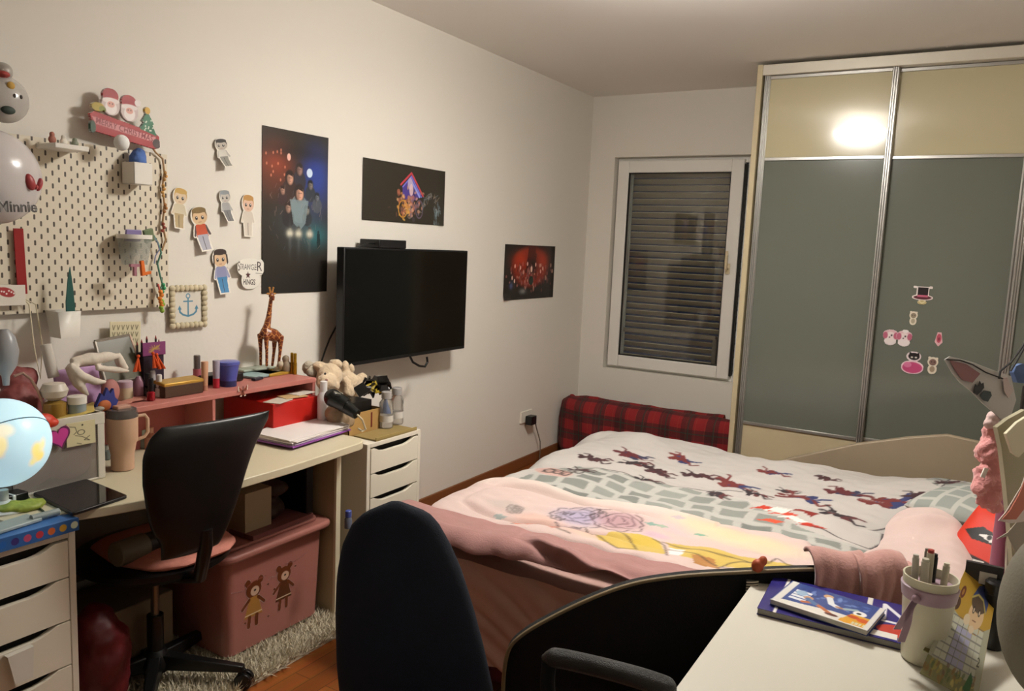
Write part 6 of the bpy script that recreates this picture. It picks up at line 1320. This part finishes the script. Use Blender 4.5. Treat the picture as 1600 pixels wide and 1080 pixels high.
# black bottle, small tray at right
m=MB(); P=at(2,ZW,1545,975); turned('black_bottle','black capped bottle standing behind the yellow calendar','bottle',1548,1010,ZW,[('bottle_body',M('121212',.3),[(16,0),(17,4),(17,86)]),('cap',M('1a1a1c',.25),[(18,86),(18,103),(15,106)])])
tg=T('wooden_tray','small brown tray with a white rim at the right end of the white desk','tray',(2.70,1.33,ZW))
MB().bx((2.665,1.20,ZW),(2.86,1.42,ZW+.006),M('6a3a24',.5)).build('tray_base',tg); 
for a_,b_ in (((2.66,1.42,ZW),(2.865,1.428,ZW+.035)),((2.66,1.2,ZW),(2.666,1.42,ZW+.035)),((2.86,1.2,ZW),(2.866,1.42,ZW+.035))): MB().bx(a_,b_,M('bdb6a6',.5)).build('tray_wall',tg)
tag(MB().cyl((2.70,1.24,ZW+.016),(2.705,1.39,ZW+.018),.009,M('c8b890',.5),.008,14).build('glue_stick',bev=.002),'cream stick lying in the brown tray','stick')
tag(MB().cyl((2.685,1.215,ZW+.016),(2.688,1.30,ZW+.016),.008,M('9a2420',.4),n=12).build('red_pen'),'short red pen in the brown tray','pen')
# grey rounded bag at the right edge
gb=T('grey_bag','grey rounded soft bag standing at the right edge of the white desk','bag',(2.86,1.5,ZW))
G=depth(1.30,1668,965); 
m=MB(); m.ell(G,(.10,.12,.155),M('777264',.85,bump=.1,bscale=200),n=40,k=24); m.build('bag_body',gb)
gb_o=G[2]-.155
# ================================================================ pink jacket over the black chair's back
def ondraw(u,v,dn=.0): return onp(oC+nC*dn,nC,u,v)
pt=T('pink_jacket','soft pink jacket slung over the back of the wide black chair','jacket',(2.45,1.8,.7))
def jk(u0,u1,v0,v1,off,seed):
    c=CV(1,1,.02,'c09088')
    c.c=c.c*(1+.06*smoothn(c.X,c.Y,12,seed))[...,None]
    A=onp(oC+nC*.0,nC,u0,v0);Bq=onp(oC+nC*.0,nC,u1,v0+(u1-u0)*.02);Cq=onp(oC+nC*.0,nC,u0+6,v1)
    def fn(X,Y):
        wv_=.004*np.sin(X*9+Y*4+seed)+.003*np.sin(X*21+Y*9); ov=np.clip(1-Y/.22,0,1)   # top rolls over the back
        ph=PI*(1-np.clip(Y/.18,0,1)); r=off-.017+.034*np.cos(ph)+wv_*np.clip(Y/.18,0,1)+.004
        out=[]
        for i in range(3):
            b=A[i]+(Bq[i]-A[i])*X; d=(Cq[i]-A[i])*Y; out.append(b+d+nC[i]*r)
        out[2]=out[2]+.030*np.sin(ph)+.014*np.clip(Y/.18,0,1)*0+.006*np.sin(X*5+seed)+.016*(1-np.clip(Y/.18,0,1))
        return tuple(out)
    return c,fn
c,fn=jk(1266,1352,886,975,.0,1); c.build('jacket_body',fn,pt,mat=printed(.95,bump=.2,sheen=.4),th=.008)
c,fn=jk(1335,1408,888,985,.012,4); c.build('sleeve',fn,pt,mat=printed(.95,bump=.2,sheen=.4),th=.01)
c,fn=jk(1398,1432,905,990,-.01,7); c.build('hem_strip',fn,pt,mat=printed(.95,bump=.2,sheen=.4),th=.006)
# small toy on the chair top
m=MB(); q=onp(oC,nC,1183,892); m.ell(q+[0,0,.012],(.014,.014,.016),M('b0502c',.6)); m.ell(q+RGT*.012+[0,0,.024],(.010,.01,.012),M('c8683c',.6)); o=m.build('small_toy',vox=.002); tag(o,'tiny orange red toy sitting on the rim of the wide black chair','toy')
c=CV(.03,.05,.0008,'20201e'); 
for k in range(4): c.line([(.0,.006+.011*k),(.03,.012+.011*k)],.0055,'d8ccb4')
q=onp(oC+nC*.012,nC,1165,925); tag(c.build('striped_tag',lambda X,Y:tuple(q[i]+uC[i]*X*.9+wC[i]*Y*.6+nC[i]*.003*np.sin(X*80) for i in range(3)),th=.001),'striped black and cream tag hanging under the tiny toy','tag')
# ================================================================ stand with hanging things at the right
DS=2.3
pole=T('coat_stand','mauve round pole stand at the right end of the bed','stand',(2.69,2.6,0))
pA=depth(DS,1563,905); pB=depth(DS,1572,560); xx,yy=pA[0]+.0,pA[1]
MB().cyl((xx,yy,.02),(xx,yy,.99),.032,M('8a4a60',.45),n=28).build('pole',pole)
MB().lathe([(.12,0),(.12,.012),(.05,.03),(.033,.04)],(xx,yy,0),M('6a3a48',.5),32).build('base',pole)
hkx=np.array([xx,yy,1.30])
MB().tube([np.array([xx,yy,.98]),np.array([xx,yy,1.16]),np.array([xx,yy,1.17])-FWD*.05,np.array([xx,yy,1.20])-FWD*.07],.006,M('2a2624',.4),8).build('hook',pole)
def hang(D_,pix,seed=0): return [depth(D_,*q) for q in pix]
def flatshape(name,label,cat,D_,pix,col,th=.004,part=None,parent=None,yaw_=0):
    o0=depth(D_,*pix[0]); n0=-FWD; pts=[depth(D_,*q) for q in pix]; m=MB(); uu,ww=RGT,UPV
    m.prism([((p-o0)@uu,(p-o0)@ww) for p in pts],o0,uu,ww,-n0,th,M(col,.6)); o=m.build(name,parent,bev=.0005)
    if not parent: tag(o,label,cat)
    return o
# grey wolf ear mask
mk=T('paper_mask','grey pointed animal mask with a pink ear hanging by a black cord','mask',depth(2.18,1540,650))
flatshape('mask_body','','',2.20,[(1476,562),(1484,557),(1520,566),(1556,580),(1580,588),(1588,625),(1580,650),(1569,660),(1556,648),(1535,630),(1518,612),(1500,598),(1488,583)],'b4b2ae',part=1,parent=mk)
flatshape('ear_lining','','',2.194,[(1484,563),(1510,569),(1532,584),(1520,598),(1504,594),(1492,578)],'8a6464',.002,parent=mk)
flatshape('fur_marks','','',2.193,[(1521,614),(1524,600),(1528,604),(1531,595),(1534,600),(1537,598),(1538,606),(1533,612),(1527,618)],'1c1c1e',.002,parent=mk)
flatshape('eye_patch','','',2.193,[(1531,619),(1538,610),(1548,612),(1550,618),(1544,628),(1537,626)],'3a4446',.002,parent=mk)
flatshape('snout_patch','','',2.192,[(1567,590),(1574,589),(1578,602),(1584,610),(1576,622),(1569,612)],'b8a8a4',.002,parent=mk)
MB().tube(hang(2.19,[(1479,562),(1500,563),(1520,570),(1540,582),(1562,590),(1567,592)]),.0022,M('1c1818',.5),6).build('outline_cord',mk)
MB().tube(hang(2.19,[(1561,592),(1563,580),(1580,566),(1600,538),(1612,520)]),.003,M('141010',.6),6).build('cord',mk)
MB().tube(hang(2.20,[(1579,580),(1590,562),(1602,540),(1612,520)]),.003,M('141010',.6),6).build('cord',mk)
# fluffy pink garment
fl=T('fluffy_pink_cloth','fluffy pink cloth hanging on the mauve pole','cloth',depth(2.2,1550,780))
m=MB(); pf_=M('d4908e',.95,bump=.6,bscale=90,sheen=.4)
for (u,v,ru,rv) in ((1552,680,16,22),(1548,705,20,26),(1556,725,20,24),(1540,745,18,20),(1532,762,14,14),(1556,760,16,24),(1545,780,16,18),(1553,790,12,14),(1562,700,16,30)):
    q=depth(2.24,u,v); s2=2.24/FPX; m.ell(q,(ru*s2,ru*s2*.9,rv*s2),pf_)
m.build('cloth_body',fl,vox=.006,disp=.03,dscale=.025)
MB().box(depth(2.185,1538,739),(.012,.004,.028),M('e4dcd4',.6),r=(0,.3,YAW)).build('white_label',fl)
m=MB(); q=depth(2.22,1552,652); m.ell(q,(.018,.018,.018),M('c9b0ac',.9)); m.ell(depth(2.22,1546,662),(.016,.016,.016),M('c9b0ac',.9)); tag(m.build('pompom',vox=.003,disp=.004,dscale=.01),'pale pink pompom between the mask and the fluffy cloth','pompom')
# paper things
flatshape('folded_bag','beige paper bag hanging at the right edge above the pole','bag',2.12,[(1558,668),(1575,655),(1603,640),(1610,760),(1600,800),(1592,840),(1584,900),(1578,820),(1572,760),(1565,700)],'9c957c',.02)
flatshape('white_pouch','off white folded pouch at the right edge beside the beige bag','pouch',2.08,[(1572,678),(1590,660),(1606,650),(1606,700),(1592,715),(1582,708)],'c8c2a8',.012)
flatshape('pennant','orange pink paper pennant with a pale edge at the right edge','pennant',2.06,[(1560,814),(1572,800),(1584,780),(1596,760),(1603,740),(1603,815),(1580,818)],'d0c8c0',.003)
flatshape('pennant','orange paper pennant lying on the pale edged one','pennant',2.05,[(1566,812),(1578,798),(1592,774),(1601,752),(1601,795),(1588,812)],'b8705c',.003)
flatshape('pennant','grey curved paper strip, lowest of the hanging papers','pennant',2.07,[(1557,843),(1575,832),(1590,815),(1603,790),(1605,860),(1590,870),(1575,838)],'9a9284',.003)
flatshape('plastic_disc','blue round piece of plastic at the right edge behind the mask','toy',2.26,[(1584,582),(1588,572),(1598,568),(1608,572),(1608,600),(1590,598)],'3f557c',.02)
flatshape('white_board','narrow white board standing behind the hanging papers','board',2.2,[(1574,850),(1592,760),(1606,760),(1606,960),(1592,960),(1583,905),(1572,940)],'b0a898',.01)
# ================================================================ globe and dotted box on the left drawer unit
gc=at(0,.40,2,692); gr=69*px(gc)
gb2=T('globe','lit pale blue globe lamp with yellow land at the left edge','globe',(gc[0],gc[1],.752))
c=CV(2*PI,PI,.03,'9fdcf0')
c.c=c.c*0+np.array(lin('bfe2ee'))
th0=math.atan2(CAM[1]-gc[1],CAM[0]-gc[0])
c.X=(c.X)%(2*PI)
def land(x,y,rx,ry,col='f4dc8c',op=1): c.ell(x,y,rx,ry,col,rot=rng.uniform(-.5,.5),op=op,soft=3)
a0=(th0)%(2*PI)
for dx,dy,rx,ry,cc in ((-.1,.28,.20,.26,'fff2c0'),(-.2,.05,.22,.10,'f4c088'),(-.05,.12,.14,.2,'ffeeb0'),(.05,.5,.22,.14,'faf4d8'),(.72,-.05,.13,.16,'f8e08c'),(.80,-.22,.16,.13,'f8dc80'),(.88,.02,.08,.14,'f6e6b0'),(.66,-.32,.09,.1,'f8e8a8'),(-.5,.5,.3,.2,'f6f4e4'),(-.9,.2,.4,.4,'f0d890'),(2.2,.2,.5,.5,'f0d890'),(2.9,-.3,.3,.4,'f4d880')): land((a0+dx)%(2*PI),PI/2+dy,rx,ry,cc)
def glo(X,Y):
    return gc[0]+gr*np.sin(Y)*np.cos(X),gc[1]+gr*np.sin(Y)*np.sin(X),gc[2]-gr*np.cos(Y)
me_=c.mesh('globe_sphere',lambda X,Y:(gc[0]+gr*np.sin(Y)*np.cos(X),gc[1]+gr*np.sin(Y)*np.sin(X),gc[2]-gr*np.cos(Y)),printed(.35,emit=.6))
link('sphere',me_,gb2)
vd=(CAM-gc)/np.linalg.norm(CAM-gc)
axn=np.array(RGT)*.42+np.array(UPV)*-.86+vd*.28; axn/=np.linalg.norm(axn); e1=np.cross(axn,vd); e1/=np.linalg.norm(e1); e2=np.cross(axn,e1)
MB().tube([gc+(gr+.0005)*(e1*math.cos(q)+e2*math.sin(q)) for q in np.linspace(0,2*PI,61)],.0014,M('55707c',.5),6).build('seam_ring',gb2)
MB().lathe([(.06,0),(.062,.008),(.03,.02),(.012,.03),(.012,gc[2]-gr-.748)],(gc[0],gc[1],.7365),M('c8ccc8',.4),28).build('base',gb2)
# dotted box
F0=at(0,.59,-40,852); F1=at(0,.59,117,808); F2=at(0,.59,117,826)
zb_,zt_=.701,.735
db=T('dotted_box','flat blue box with a rainbow of dots, lying on the left drawer unit','box',(.5,.98,zb_))
y1_=1.135; y0_=.80
MB().bx((.40,y0_,zb_),(.59,y1_,zt_),M('3f6fae',.4)).build('box_body',db,bev=.003)
c=CV(y1_-y0_,zt_-zb_,.0008,'2f5f9e')
cols=['7a3a8c','8c2c4c','3a2a6c','2c7a5c','1f5fae','3a2c70','b84a6c','b8323c','c8642c','c89a30','c8d0b8']
for k,cc in enumerate(cols): c.ell(y1_-y0_-.012-.0295*(len(cols)-1-k),.017,.0095,.0095,cc)
c.build('dotted_front',plane((.5912,y0_,zb_),(0,1,0),(0,0,1)),db,mat=printed(.35))
def z_(u,v,z=.737): return at(2,z,u,v)
q=[z_(0,832),z_(52,822),z_(58,812),z_(0,812)]
m=MB(); P=z_(20,822); m.box((P[0],P[1]-.02,.741),(.06,.16,.010),M('9aa6a4',.3),r=(0,.0,.12)); tag(m.build('plastic_sheet',bev=.003),'pale grey plastic lid on the dotted box','lid')
m=MB(); P=z_(80,808); m.cyl(P+np.array([0,-.05,.010]),P+np.array([0,.02,.010]),.009,M('8a9694',.3),n=14); tag(m.build('clear_tube'),'short clear grey tube lying on the dotted box beside the lid','tube')
m=MB(); P=z_(42,797); m.ell(P+np.array([0,0,.012]),(.035,.05,.014),M('8c9a3c',.5)); m.ell(P+np.array([-.01,-.03,.014]),(.03,.04,.014),M('a8a050',.5)); tag(m.build('snack_packet',vox=.003,disp=.008,dscale=.02),'crumpled yellow green packet on the dotted box below the globe','packet')
m=MB(); P=z_(8,792); m.box(P+np.array([0,-.0,.018]),(.05,.10,.032),M('0f1210',.3),r=(0,0,.1)); m.box(P+np.array([.0,.01,.018]),(.052,.01,.033),M('c8ccc8',.4),r=(0,0,.1)); tag(m.build('black_case',bev=.003),'small black case with a white band under the globe','case')
tag(MB().tube([at(2,.745,36,768),at(2,.745,50,784),at(2,.742,71,802)],.0028,M('20302c',.4),8).build('thin_pencil'),'thin dark pencil lying from the globe towards the tablet','pencil')
tag(MB().box(np.array([.33,.99,.7515]),(.10,.16,.020),M('8fa0a0',.5)).build('flat_box',bev=.002),'grey flat box lying beside the globe base','box') if False else None
# ---------------------------------------------------------------- world and view
w=bpy.data.worlds.new('world'); scn.world=w; w.use_nodes=True; w.node_tree.nodes['Background'].inputs['Color'].default_value=(.01,.012,.02,1); w.node_tree.nodes['Background'].inputs['Strength'].default_value=1
vs=scn.view_settings; vs.view_transform='Standard'; vs.look='None'; vs.gamma=1; vs.exposure=0.04; vs.use_curve_mapping=False
